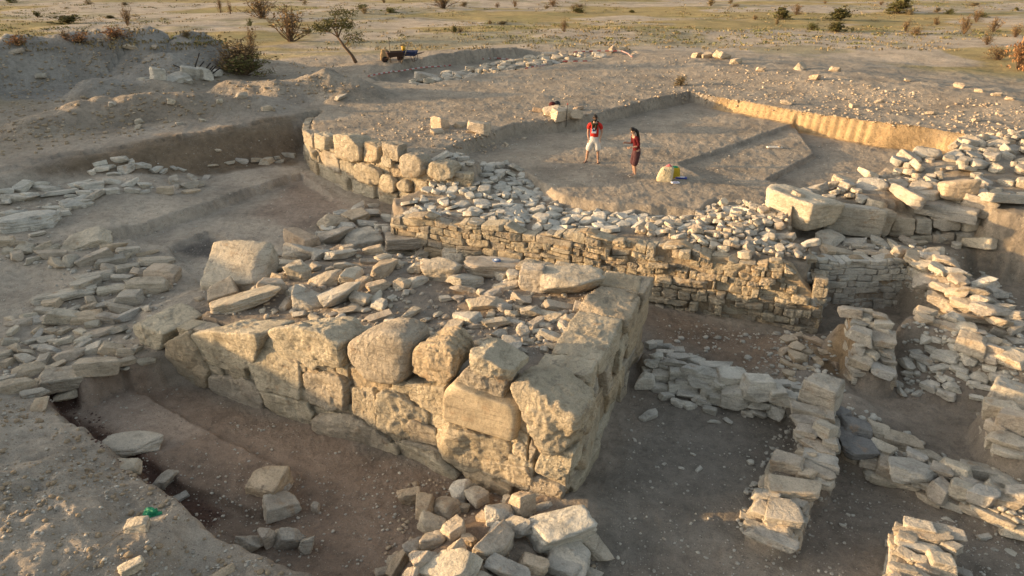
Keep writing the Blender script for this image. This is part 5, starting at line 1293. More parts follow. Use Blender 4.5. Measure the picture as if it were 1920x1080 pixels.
def hand_joints(J, Bn, pre, wrist, d, side, up):
    """palm, four bent fingers and a thumb at the end of an arm; d = direction of the hand, side = thumb side, up = back of the hand"""
    w = np.array(wrist); d = np.array(d, float); d /= np.linalg.norm(d); s = np.array(side, float); s -= d * (s @ d); s /= np.linalg.norm(s); b = np.cross(d, s) * up
    J[pre + 'palm'] = (*(w + d * .055), (.030, .020)); Bn.append((pre + 'wrist', pre + 'palm'))
    for i, (o, l) in enumerate(((.030, .070), (.010, .080), (-.010, .074), (-.028, .058))):
        k = w + d * .10 + s * o; J[pre + f'k{i}'] = (*k, .0105); J[pre + f'm{i}'] = (*(k + d * l * .55 - b * .014), .0090); J[pre + f't{i}'] = (*(k + d * l * .85 - b * .038), .0078)
        Bn += [(pre + 'palm', pre + f'k{i}'), (pre + f'k{i}', pre + f'm{i}'), (pre + f'm{i}', pre + f't{i}')]
    t = w + d * .035 + s * .036; J[pre + 'th0'] = (*t, .0115); J[pre + 'th1'] = (*(t + d * .04 + s * .020 - b * .01), .0095)
    Bn += [(pre + 'palm', pre + 'th0'), (pre + 'th0', pre + 'th1')]

def head_parts(root, c, yaw, pitch, long_hair=False, beard=False, glasses=False):
    """face and hair on the head centred at c; the body surface already carries the skull"""
    m = Matrix.Translation(Vector(c)) @ Euler((pitch, 0, yaw)).to_matrix().to_4x4()
    def T(vf): return (np.array([m @ Vector(q) for q in vf[0]]), vf[1])
    # in head space the face looks along -y
    v, f = ell((.086, .104, .108), (0, .012, .030), 3)
    k = v[:, 1] < -.045; v[:, 2] = np.where(k & (v[:, 2] < .07), np.maximum(v[:, 2], .068), v[:, 2]); v[:, 2] = np.where(v[:, 1] > .02, v[:, 2] - .02, v[:, 2])
    low = (v[:, 2] < .01) & (v[:, 1] < .0); v[low, 2] = .012
    v += .006 * fbm(v * 40 + 3, 3, 12)[:, None]
    h = part('hair', T((v, f)), HAIR, root)
    fa = part('face', [T(ell((.012, .018, .020), (0, -.098, -.012), 2)), T(ell((.012, .010, .028), (.080, .012, -.008), 2)), T(ell((.012, .010, .028), (-.080, .012, -.008), 2)), T(ell((.024, .008, .006), (0, -.088, -.052), 2))], SKIN, root)
    if glasses: part('sunglasses', [T(ell((.028, .010, .019), (.034, -.092, .012), 2)), T(ell((.028, .010, .019), (-.034, -.092, .012), 2)), T(tube([(-.06, -.085, .016), (0, -.1, .016), (.06, -.085, .016)], .005, 6)), T(tube([(.06, -.085, .016), (.084, .01, .012)], .004, 5)), T(tube([(-.06, -.085, .016), (-.084, .01, .012)], .004, 5))], BLACKM, root)
    else: part('eyes', [T(ell((.012, .006, .006), (.031, -.090, .010), 2)), T(ell((.012, .006, .006), (-.031, -.090, .010), 2))], BLACKM, root)
    if beard:
        v, f = ell((.066, .058, .060), (0, -.040, -.062), 3); v += .004 * fbm(v * 50, 3, 5)[:, None]
        part('beard', T((v, f)), HAIR, root)
    return T

# man: faces the viewer, legs apart, one hand in the pocket
def man():
    p = P(1112, 304, -.5); z0 = float(terr(np.array([p[0]]), np.array([p[1]]))[0])
    r = empty('person', (p[0], p[1], z0), R(-8))
    tag(r, 'man in red shirt, dark scarf and white knee shorts standing in the trench', 'person', None, 'thing')
    J = dict(pelvis=(0, 0, .98, (.135, .095)), belly=(0, -.005, 1.12, (.135, .095)), chest=(0, .0, 1.32, (.155, .105)), clav=(0, .01, 1.46, (.10, .075)), neck=(0, -.005, 1.545, (.056, .056)), head=(0, -.02, 1.625, (.066, .078)), crown=(0, -.015, 1.72, (.068, .082)),
             lhip=(.10, 0, .92, .10), lknee=(.155, -.03, .50, .060), lcalf=(.165, -.01, .36, .058), lank=(.175, .02, .085, .038), lfoot=(.185, -.06, .035, (.042, .030)), ltoe=(.195, -.17, .022, (.040, .018)),
             rhip=(-.10, 0, .92, .10), rknee=(-.20, -.03, .50, .060), rcalf=(-.225, -.01, .36, .058), rank=(-.255, .02, .085, .038), rfoot=(-.29, -.06, .035, (.042, .030)), rtoe=(-.335, -.16, .022, (.040, .018)),
             lsh=(.185, .01, 1.43, .060), lelb=(.275, .06, 1.15, .042), lwrist=(.225, -.05, .95, .030), rsh=(-.185, .01, 1.43, .060), relb=(-.245, .05, 1.14, .042), rwrist=(-.215, -.03, .92, .030))
    Bn = [('pelvis', 'belly'), ('belly', 'chest'), ('chest', 'clav'), ('clav', 'neck'), ('neck', 'head'), ('head', 'crown'), ('pelvis', 'lhip'), ('lhip', 'lknee'), ('lknee', 'lcalf'), ('lcalf', 'lank'), ('lank', 'lfoot'), ('lfoot', 'ltoe'), ('pelvis', 'rhip'), ('rhip', 'rknee'), ('rknee', 'rcalf'), ('rcalf', 'rank'), ('rank', 'rfoot'), ('rfoot', 'rtoe'),
          ('clav', 'lsh'), ('lsh', 'lelb'), ('lelb', 'lwrist'), ('clav', 'rsh'), ('rsh', 'relb'), ('relb', 'rwrist')]
    hand_joints(J, Bn, 'l', J['lwrist'][:3], (-.12, -.25, -1), (-.2, -1, 0), 1); hand_joints(J, Bn, 'r', J['rwrist'][:3], (.05, -.15, -1), (.2, -1, 0), -1)
    skin('body', J, Bn, SKIN, r)
    skin('shirt', dict(a=(0, 0, .90, (.175, .130)), b=(0, -.01, 1.12, (.165, .125)), c=(0, 0, 1.32, (.185, .130)), d=(0, .01, 1.455, (.115, .085)), l=(.195, .012, 1.425, .082), l2=(.255, .045, 1.24, .078), m=(-.195, .012, 1.425, .082), m2=(-.235, .04, 1.24, .078)),
         [('a', 'b'), ('b', 'c'), ('c', 'd'), ('d', 'l'), ('l', 'l2'), ('d', 'm'), ('m', 'm2')], RED, r)
    skin('shorts', dict(a=(0, 0, 1.08, (.15, .112)), b=(0, 0, .90, (.175, .130)), l=(.11, -.005, .80, .132), l2=(.16, -.03, .42, .135), m=(-.11, -.005, .80, .132), m2=(-.205, -.03, .42, .135)), [('a', 'b'), ('b', 'l'), ('l', 'l2'), ('b', 'm'), ('m', 'm2')], WHITE, r)
    ring = [(.115 * math.cos(t), .02 + .105 * math.sin(t) - .02 * (math.sin(t) < 0), 1.50 - .05 * (math.sin(t) < 0)) for t in np.linspace(0, 2 * math.pi, 15)]
    part('scarf', [tube(ring, .042, 8, False), tube([(.05, -.12, 1.45), (.045, -.155, 1.34), (.03, -.16, 1.24)], [.045, .05, .03], 8), tube([(-.06, -.12, 1.45), (-.07, -.150, 1.36), (-.075, -.155, 1.28)], [.045, .045, .025], 8)], SCARF, r)
    pr = part('shirt_print', box(.17, .012, .20, (-.015, -.168, 1.235)), PRINT_W, r)
    pb = part('blue_mark', [ell((.045, .006, .035), (-.035, -.176, 1.245), 2), ell((.03, .006, .02), (.012, -.176, 1.225), 2)], PRINT_B, pr)
    head_parts(r, (0, -.022, 1.665), 0, R(14), beard=True, glasses=True)
    for s, x, y, a in ((1, .188, -.075, .08), (-1, -.302, -.075, -.35)):
        v, f = box(.10, .28, .03, (0, 0, .015)); c, q = math.cos(a), math.sin(a)
        v = np.stack([v[:, 0] * c - v[:, 1] * q + x, v[:, 0] * q + v[:, 1] * c + y, v[:, 2]], -1); part('sandal', (v, f), LEATHER, r)
man()

def woman():
    p = P(1187, 331, -.5); z0 = float(terr(np.array([p[0]]), np.array([p[1]]))[0])
    r = empty('person', (p[0], p[1], z0), R(-72))
    tag(r, 'woman in maroon top and dark knee shorts with long dark hair, bending slightly forward', 'person', None, 'thing')
    J = dict(pelvis=(0, .07, .98, (.135, .105)), belly=(0, .035, 1.12, (.115, .092)), chest=(0, -.02, 1.29, (.135, .100)), clav=(0, -.06, 1.42, (.09, .068)), neck=(0, -.095, 1.50, (.048, .048)), head=(0, -.13, 1.575, (.062, .075)), crown=(0, -.145, 1.665, (.064, .078)),
             lhip=(.085, .06, .92, .105), lknee=(.085, -.04, .50, .058), lcalf=(.085, .0, .36, .056), lank=(.085, .04, .085, .036), lfoot=(.09, -.04, .035, (.038, .030)), ltoe=(.09, -.15, .022, (.036, .018)),
             rhip=(-.085, .06, .92, .105), rknee=(-.08, -.02, .50, .058), rcalf=(-.08, .03, .36, .056), rank=(-.08, .07, .085, .036), rfoot=(-.08, -.01, .035, (.038, .030)), rtoe=(-.08, -.12, .022, (.036, .018)),
             lsh=(.165, -.04, 1.39, .052), lelb=(.21, .04, 1.13, .038), lwrist=(.13, -.19, 1.07, .026), rsh=(-.165, -.04, 1.39, .052), relb=(-.21, -.02, 1.13, .038), rwrist=(-.17, -.25, 1.17, .026))
    Bn = [('pelvis', 'belly'), ('belly', 'chest'), ('chest', 'clav'), ('clav', 'neck'), ('neck', 'head'), ('head', 'crown'), ('pelvis', 'lhip'), ('lhip', 'lknee'), ('lknee', 'lcalf'), ('lcalf', 'lank'), ('lank', 'lfoot'), ('lfoot', 'ltoe'), ('pelvis', 'rhip'), ('rhip', 'rknee'), ('rknee', 'rcalf'), ('rcalf', 'rank'), ('rank', 'rfoot'), ('rfoot', 'rtoe'),
          ('clav', 'lsh'), ('lsh', 'lelb'), ('lelb', 'lwrist'), ('clav', 'rsh'), ('rsh', 'relb'), ('relb', 'rwrist')]
    hand_joints(J, Bn, 'l', J['lwrist'][:3], (-.3, -1, -.1), (-.3, 0, 1), -1); hand_joints(J, Bn, 'r', J['rwrist'][:3], (.1, -1, .15), (.3, 0, 1), 1)
    skin('body', J, Bn, SKIN, r)
    skin('shirt', dict(a=(0, .08, .80, (.175, .155)), b=(0, .035, 1.12, (.135, .115)), c=(0, -.02, 1.29, (.155, .122)), d=(0, -.055, 1.42, (.10, .078)), l=(.172, -.04, 1.385, .068), l2=(.21, .035, 1.15, .055), l3=(.185, -.05, 1.10, .050), m=(-.172, -.04, 1.385, .068), m2=(-.21, -.02, 1.15, .055), m3=(-.20, -.09, 1.145, .050)),
         [('a', 'b'), ('b', 'c'), ('c', 'd'), ('d', 'l'), ('l', 'l2'), ('l2', 'l3'), ('d', 'm'), ('m', 'm2'), ('m2', 'm3')], MAROON, r)
    skin('shorts', dict(a=(0, .07, 1.05, (.145, .120)), b=(0, .07, .90, (.185, .155)), l=(.09, .05, .78, .132), l2=(.086, -.035, .38, .104), m=(-.09, .05, .78, .132), m2=(-.082, -.015, .38, .104)), [('a', 'b'), ('b', 'l'), ('l', 'l2'), ('b', 'm'), ('m', 'm2')], PLUM, r)
    head_parts(r, (0, -.145, 1.615), 0, R(24))
    part('ponytail', tube([(0, -.06, 1.66), (.01, .03, 1.58), (.015, .075, 1.44), (.012, .115, 1.28), (.01, .135, 1.16)], [.05, .058, .05, .04, .014], 10), HAIR, r)
    for x, y in ((.09, -.055), (-.08, -.025)):
        part('shoe', [box(.092, .27, .05, (x, y, .025)), ell((.044, .07, .04), (x, y + .075, .05), 2)], SHOE, r)
woman()

def on_ground(px, py, dz=0.0):
    q = hit([px], [py], [dz])[0]; return q

# ------------------------------------------------------------------ kit beside the woman
CANVAS = flat_mat('cream_canvas', (0.55, 0.47, 0.31), .9, .1, .1)
YEL = flat_mat('yellow_fabric', (0.50, 0.36, 0.03), .8, .2, .1); GREENP = flat_mat('green_plastic', (0.03, 0.28, 0.13), .6, .3, .1); PINKP = flat_mat('pink_fabric', (0.5, 0.16, 0.17), .8, .2, .1)
BLUEC = flat_mat('blue_plastic', (0.03, 0.05, 0.25), .5, .3, .1); PAPER = flat_mat('white_card', (0.66, 0.68, 0.72), .8, .2, .03)
def bag():
    g = on_ground(1246, 339); r = empty('tote_bag', g, R(-15)); tag(r, 'cream canvas bag slumped on the trench floor beside the woman', 'bag', None, 'thing')
    v, f = soft_solid([(1, 0, .1), (-1, 0, .15), (0, 1, .1), (0, -1, .2), (0, 0, 1), (0, 0, -1)], (.24, .25, .16, .17, .27, .26), (.5, .34, .55), 4, 5)
    v = roughen(v, .5, .06, 2.2, 4); v[:, 2] += .24; v[:, 0] += .18 * np.clip(v[:, 2] - .1, 0, 1); v[:, 2] = np.maximum(v[:, 2], 0)
    part('bag_body', (v, f), CANVAS, r)
    part('handle', tube([(-.05, -.12, .45), (-.06, -.22, .36), (-.02, -.25, .22), (.06, -.22, .34), (.12, -.13, .46)], .014, 6), CANVAS, r)
    part('pink_cloth', tube([(.0, 0, .50), (.12, .02, .555), (.2, 0, .50)], [.03, .055, .03], 8), PINKP, r)
    g = on_ground(1266, 333); r = empty('pouch', g); tag(r, 'yellow pouch with green top standing behind the cream bag', 'pouch', None, 'thing')
    v, f = box(.30, .22, .36, (0, 0, .18), top=(.75, .7)); part('pouch_body', (roughen(v - [0, 0, .18], .4, .05, 2, 8) + [0, 0, .18], f), YEL, r); part('lid', ell((.11, .07, .05), (-.04, 0, .375)), GREENP, r)
    g = on_ground(1266, 343, .01); r = empty('find_card', g, R(6)); tag(r, 'white and blue card lying nearest the viewer beside the cream bag', 'card', None, 'thing')
    part('card', box(.28, .20, .03, (0, 0, .015)), PAPER, r); part('blue_band', box(.16, .08, .006, (.0, -.01, .032)), BLUEC, r)
    g = on_ground(1277, 334, .01); r = empty('notebook', g, R(-12)); tag(r, 'dark blue notebook with white edges on the trench floor right of the pouch', 'notebook', None, 'thing')
    part('cover', box(.40, .22, .035, (0, 0, .018)), BLUEC, r); part('page', box(.30, .10, .010, (-.03, .03, .038)), PAPER, r)
bag()
q = on_ground(1050, 203, .1); r = empty('bag', q - np.array([0, 0, .1])); tag(r, 'dark maroon and black bag lying behind the stone cluster by the trench edge', 'bag', None, 'thing')
r.location = on_ground(1040, 201); DM = flat_mat('dark_maroon_fabric', (0.09, 0.02, 0.018), .8, .2, .2)
part('bag_body', roughen(ell((.17, .15, .14), (-.11, 0, .12))[0], .3, .03, 3, 2) is None or (ell((.17, .15, .14), (-.11, 0, .12))), DM, r); part('top_pocket', ell((.16, .14, .16), (.12, .02, .14)), BLACKM, r)

# blue cap on the slab
b_ = [o for o in col.objects if o.get('label') == 'flat slab with a small blue cap lying on it'][0]
r = empty('lens_cap', (b_.location.x + .08, b_.location.y + .05, b_.location.z + b_.scale[2] * .47)); tag(r, 'small round blue cap with pale centre lying on a flat tower slab', 'cap', None, 'thing')
BLU = flat_mat('grey_blue_plastic', (0.10, 0.15, 0.27), .5, .4, .05)
part('cap_disc', tube([(0, 0, 0), (0, 0, .035)], .105, 24), BLU, r); part('cap_centre', tube([(0, 0, .035), (0, 0, .042)], .055, 18), PAPER, r)

# ------------------------------------------------------------------ wheelbarrows and tools by the tree
RUST = flat_mat('rusty_steel', (0.07, 0.04, 0.028), .8, .3, .2); WOODP = flat_mat('weathered_wood', (0.34, 0.26, 0.17), .85, .2, .15); RUB = flat_mat('black_rubber', (0.02, 0.02, 0.02), .8, .3, .1); BARB = flat_mat('blue_steel', (0.025, 0.04, 0.11), .7, .4, .1); BARO = flat_mat('faded_steel', (0.30, 0.20, 0.12), .7, .3, .2)
def barrow(px, py, rz, tray, label, tip=0):
    g = on_ground(px, py); r = empty('wheelbarrow', g, R(rz)); r.rotation_euler[1] = R(tip); tag(r, label, 'wheelbarrow', 'wheelbarrows near the acacia', 'thing')
    v, f = soft_solid([(1, 0, -.35), (-1, 0, -.25), (0, 1, -.35), (0, -1, -.35), (0, 0, 1), (0, 0, -1)], (.52, .48, .32, .32, .16, .16), (1.1, .7, .34), 4, 30)
    top = v[:, 2] > .12; v[top & (np.abs(v[:, 0]) < .45) & (np.abs(v[:, 1]) < .27), 2] = -.08
    part('tray', (v + [0, 0, .52], f), tray, r)
    for s in (-1, 1):
        part('handle', tube([(.62, .10 * s, .26), (.2, .22 * s, .36), (-.6, .28 * s, .50), (-.95, .29 * s, .58)], .022, 8), RUST, r)
        part('leg', tube([(-.15, .24 * s, .42), (-.3, .27 * s, .02), (-.42, .27 * s, .02), (-.5, .26 * s, .46)], .018, 8), RUST, r)
    w = part('wheel', tube([(.66, -.03, .2), (.66, .03, .2)], .12, 20), RUST, r)
    part('tyre', tube([(.66 + .16 * math.cos(t), 0, .2 + .16 * math.sin(t)) for t in np.linspace(0, 2 * math.pi, 25)], .042, 10, False), RUB, w)
barrow(741, 117, 200, RUST, 'rusty dark wheelbarrow by the acacia with handles pointing right')
barrow(768, 115, 170, BARB, 'dark blue wheelbarrow, right one of the two')
def pole(name, a, b, rad, mat, label, cat, group=None, head=None):
    r = empty(name, a); d = np.array(b) - np.array(a)
    part('shaft', tube([(0, 0, 0), d * .5, d], [rad, rad, rad], 8), mat, r)
    if head: part('blade', (box(.22, .03, .28)[0] + d * 1.0, box(.22, .03, .28)[1]), RUST, r)
    tag(r, label, cat, group, 'thing'); return r
g = on_ground(733, 118); pole('tool_handle', g, g + np.array([-.05, .1, 1.5]), .034, WOODP, 'upright pale wooden tool handle by the rusty wheelbarrow', 'tool')
g = on_ground(752, 120); pole('tool_handle', g, g + np.array([.55, .4, 1.25]), .034, WOODP, 'slanting grey tool handle in front of the blue wheelbarrow', 'tool')
g = on_ground(757, 114); r = empty('bucket', g); r.location.z += .62; r.location.y += .2; tag(r, 'small yellow bucket on top of the blue wheelbarrow', 'bucket', None, 'thing')
part('bucket_body', tube([(0, 0, 0), (0, 0, .28)], [.11, .15], 18), flat_mat('yellow_plastic', (0.55, 0.32, 0.02), .5, .4, .05), r); part('bail', tube([(-.15, 0, .26), (-.1, -.1, .33), (.1, -.1, .33), (.15, 0, .26)], .008, 6), RUST, r)
g = on_ground(722, 112); r = empty('sack', g); tag(r, 'pale tan sack beside the rusty wheelbarrow', 'sack', None, 'thing')
v, f = soft_solid([(1, 0, .1), (-1, 0, .15), (0, 1, .1), (0, -1, .2), (0, 0, 1), (0, 0, -1)], (.26, .26, .2, .2, .36, .34), (.5, .4, .7), 3, 8); v = roughen(v, .5, .08, 2.2, 4); v[:, 2] += .3
part('sack_body', (v, f), flat_mat('tan_sacking', (0.42, 0.29, 0.15), .95, .05, .2), r); part('tied_neck', tube([(0, 0, .62), (.03, 0, .70), (.05, .02, .78)], [.10, .04, .09], 10), WOODP, r)
# rods in the dumped stones
IRON = flat_mat('dark_iron', (0.035, 0.03, 0.027), .7, .3, .15)
for i, (x0, y0, x1, y1, dz) in enumerate(((366, 125, 382, 103, .9), (352, 128, 330, 123, .35), (384, 128, 400, 120, .45), (390, 132, 404, 122, .4), (394, 132, 410, 124, .4), (398, 134, 417, 126, .35), (370, 127, 388, 116, .5))):
    a = on_ground(x0, y0 + 12); a[2] += .2; dxy = (x1 - x0) / FPX * depth_of(a)
    r = empty('iron_rod', a); part('rod', tube([(0, 0, 0), (dxy * .5, -.05, dz * .52), (dxy, -.1, dz)], .035, 6), IRON, r)
    tag(r, ('longest dark rod standing up from the dumped stones', 'dark rod sticking out to the left of the dumped stones')[i] if i < 2 else 'dark rod sticking out to the right behind the dumped stones', 'rod', 'dark rods in the dumped stones', 'thing')
# thin marker rod by the trench
g = on_ground(1061, 238); r = empty('marker_rod', g); tag(r, 'thin upright marker rod at the trench edge in front of the stone cluster', 'rod', None, 'thing')
part('shaft', tube([(0, 0, 0), (.02, 0, .5), (.05, .02, 1.0)], .012, 6), IRON, r); part('tip', tube([(.05, .02, .97), (.052, .021, 1.03)], .018, 6), RED, r)
# white slab, barrier tape, string and scrap
g = on_ground(1452, 277, .02); r = empty('plank', g, R(-4)); tag(r, 'short white board lying in a hollow on the raised step of the trench', 'board', None, 'thing')
part('board', box(.62, .22, .05, (0, 0, .02)), flat_mat('white_board', (0.62, 0.58, 0.50), .8, .2, .08), r); part('batten', box(.08, .2, .03, (.2, 0, .058)), WOODP, r)
TAPE_R = flat_mat('red_tape', (0.36, 0.07, 0.055), .5, .4, .05); TAPE_W = flat_mat('white_tape', (0.48, 0.45, 0.41), .5, .4, .05)
def tape(pts, label, hgt=.07, seg=.30):
    w = hit([p[0] for p in pts], [p[1] for p in pts], [0] * len(pts)); d = np.r_[0, np.cumsum(np.linalg.norm(np.diff(w, axis=0), axis=1))]
    n = max(4, int(d[-1] / seg)); s = np.linspace(0, d[-1], n + 1)
    xy = np.stack([np.interp(s, d, w[:, k]) for k in (0, 1)], -1); zt = terr(xy[:, 0], xy[:, 1]); z = np.maximum(zt + .05, np.interp(s, [0, d[-1]], [zt[0], zt[-1]]) + .06) + .02 * np.sin(s * 1.3)
    r = empty('barrier_tape', (xy[0, 0], xy[0, 1], z[0])); tag(r, label, 'barrier tape', 'barrier tape round the far trench', 'thing')
    V = []; t = np.gradient(np.stack([xy[:, 0], xy[:, 1]], -1), axis=0); o_ = np.stack([-t[:, 1], t[:, 0]], -1); o_ /= np.linalg.norm(o_, axis=1)[:, None]
    for i in range(n + 1):
        b = np.array([xy[i, 0], xy[i, 1], z[i]]) - np.array(r.location); k = np.array([o_[i, 0], o_[i, 1], 0])
        V += [b - k * .02, b + k * .02 + [0, 0, hgt], b + k * .03 + [0, 0, hgt], b - k * .01]
    F = []
    for i in range(n):
        for k in range(4): F.append((i * 4 + k, i * 4 + (k + 1) % 4, i * 4 + 4 + (k + 1) % 4, i * 4 + 4 + k))
    me = mesh_np('ribbon', np.array(V), np.array(F, dtype=np.int32), False); me.materials.append(TAPE_R); me.materials.append(TAPE_W)
    me.polygons.foreach_set('material_index', np.repeat(np.arange(n) % 2, 4).astype(np.int32))
    o = obj('ribbon', me); o.parent = r
tape([(690, 146), (740, 138), (800, 131), (846, 122)], 'striped tape along the near left edge of the far trench')
tape([(905, 113), (930, 112), (956, 114)], 'short red and white tape behind the middle of the far wall')
tape([(985, 131), (1005, 127), (1030, 121)], 'red and white tape in front of the right half of the far wall')
tape([(1055, 119), (1085, 119), (1110, 117)], 'red tape at the right end of the far wall')
tape([(1075, 102), (1120, 101), (1165, 103), (1185, 108)], 'pale tape rounding the far right corner of the far trench')
g0, g1, g2 = on_ground(245, 985, .05), on_ground(180, 1035, .05), on_ground(95, 1100, .05)
r = empty('string_line', g0); tag(r, 'thin string stretched over the left bank toward the bottom edge', 'string', None, 'thing'); part('cord', tube([g0 - g0, g1 - g0, g2 - g0], .005, 5), WOODP, r)
part('knot', ell((.02, .02, .02)), WOODP, r)
lay([(257, 985, 40, 28, D_(kind='block', yaw=-30, label='pale block on the left bank with string tied to it and green scrap beside'))], mat=M_STONE, cat='stone', group=None)
g = on_ground(285, 967, .02); r = empty('plastic_scrap', g); tag(r, 'crumpled bright green plastic scrap on the left bank', 'scrap', None, 'thing')
v, f = ell((.11, .07, .035), (0, 0, .03), 4); v = roughen(v, .2, .5, 2.6, 7); part('scrap', (v, f), GREENP, r)
v, f = ell((.05, .03, .02), (.1, .02, .03), 3); part('loose_flap', (roughen(v, .1, .4, 2, 3), f), GREENP, r)
# ------------------------------------------------------------------ plants of the desert plain
def leaf_mat(name, c):
    m, nt, b = new_mat(name)
    geo = nt.nodes.new('ShaderNodeNewGeometry')
    r = ramp(nt, geo.outputs['Random Per Island'], [(0.0, tuple(q * .6 for q in c)), (0.5, c), (1.0, tuple(q * 1.35 for q in c))])
    nt.links.new(r, b.inputs['Base Color']); b.inputs['Roughness'].default_value = .8
    return m
TWIG = flat_mat('dry_twig', (0.15, 0.105, 0.07), .9, .1, .2)
OLIVE = leaf_mat('olive_foliage', (0.12, 0.11, 0.04)); DRYL = leaf_mat('dry_foliage', (0.26, 0.17, 0.075)); TAN = leaf_mat('straw', (0.27, 0.21, 0.11)); ORNG = leaf_mat('dry_orange_scrub', (0.36, 0.19, 0.085)); GRN = leaf_mat('green_scrub', (0.17, 0.165, 0.06))

def leaves(pts, size, r):
    """small leaf faces round the points"""
    n = len(pts); pts = np.array(pts)
    a = r.normal(0, 1, (n, 3)); a /= np.linalg.norm(a, axis=1)[:, None]; b = np.cross(a, r.normal(0, 1, (n, 3))); b /= np.linalg.norm(b, axis=1)[:, None]
    s = size * r.uniform(.6, 1.5, (n, 1))
    v = np.stack([pts - a * s, pts + b * s * .5, pts + a * s, pts - b * s * .5], 1).reshape(-1, 3)
    return v, np.arange(4 * n).reshape(n, 4)

def shrub_mesh(name, seed, leafm, w=1.0, h=1.0, stems=26, leafy=36, spread=1.0, lsize=.05, up=.5):
    """unit shrub (1 wide, 1 high): many bent stems with twigs, leaves gathered toward their ends"""
    r = np.random.RandomState(seed); mg = Merge(); L = []
    for i in range(stems):
        az = r.uniform(0, 6.283); tl = abs(r.normal(0, .55)) * spread; ln = r.uniform(.55, 1.0)
        d = np.array([math.cos(az) * math.sin(tl), math.sin(az) * math.sin(tl), math.cos(tl)])
        p = np.array([r.normal(0, .03), r.normal(0, .03), 0]); path = [p]
        for k in range(4):
            d = d + r.normal(0, .18, 3) + np.array([0, 0, .06 * up]); d /= np.linalg.norm(d); p = p + d * ln * .27; path.append(p)
        path = [q * np.array([.62 * w, .62 * w, h]) for q in path]
        v, f = tube(path, [.014, .011, .008, .006, .003], 3, False); mg.add(v, f)
        for k in range(5):
            t = r.uniform(.35, 1); q = path[min(int(t * 4), 3)] + (path[min(int(t * 4) + 1, 4)] - path[min(int(t * 4), 3)]) * (t * 4 % 1)
            e = q + np.array([r.normal(0, .1), r.normal(0, .1), abs(r.normal(0, .10))])
            v, f = tube([q, e], [.006, .003], 3, False); mg.add(v, f)
            for _ in range(max(1, leafy // 6)): L.append(q + (e - q) * r.uniform(.2, 1.1) + r.normal(0, .035, 3))
    v = np.concatenate(mg.v); f = np.concatenate(mg.f)
    lv, lf = leaves(L, lsize, r) if L else (np.zeros((0, 3)), np.zeros((0, 4), int))
    V = np.concatenate([v, lv]); ft = f; fq = lf + len(v)
    me = bpy.data.meshes.new(name)
    F = [tuple(q) for q in ft] + [tuple(q) for q in fq]
    me.from_pydata([tuple(q) for q in V], [], F)
    me.materials.append(TWIG); me.materials.append(leafm)
    me.polygons.foreach_set('material_index', np.r_[np.zeros(len(ft), int), np.ones(len(fq), int)].astype(np.int32))
    me.update(); return me
SH = {'olive': [shrub_mesh('shrub', 5 + i, OLIVE, stems=34, leafy=60, spread=1.3, lsize=.045) for i in range(3)], 'dry': [shrub_mesh('shrub', 15 + i, DRYL, stems=30, leafy=16, spread=1.0, lsize=.035, up=1) for i in range(4)],
      'tan': [shrub_mesh('shrub', 25 + i, TAN, stems=30, leafy=22, spread=1.4, lsize=.05) for i in range(3)], 'orange': [shrub_mesh('shrub', 35 + i, ORNG, stems=30, leafy=26, spread=1.4, lsize=.045) for i in range(2)], 'green': [shrub_mesh('shrub', 45 + i, GRN, stems=30, leafy=40, spread=1.4, lsize=.05) for i in range(2)]}
def shrub(px, py, w, h, kind, label, group, i=None, name='shrub'):
    """px, py: foot of the plant; w, h: its size in the view"""
    q = on_ground(px, py); s = depth_of(q) / FPX
    o = bpy.data.objects.new(name, SH[kind][(i if i is not None else rnd.randrange(9)) % len(SH[kind])]); col.objects.link(o)
    o.location = q - np.array([0, 0, .04]); o.scale = (w * s * 1.15, w * s * 1.15, h * s * 1.12); o.rotation_euler = (0, 0, rnd.uniform(0, 6.28))
    tag(o, label, 'shrub', group, 'thing'); return o
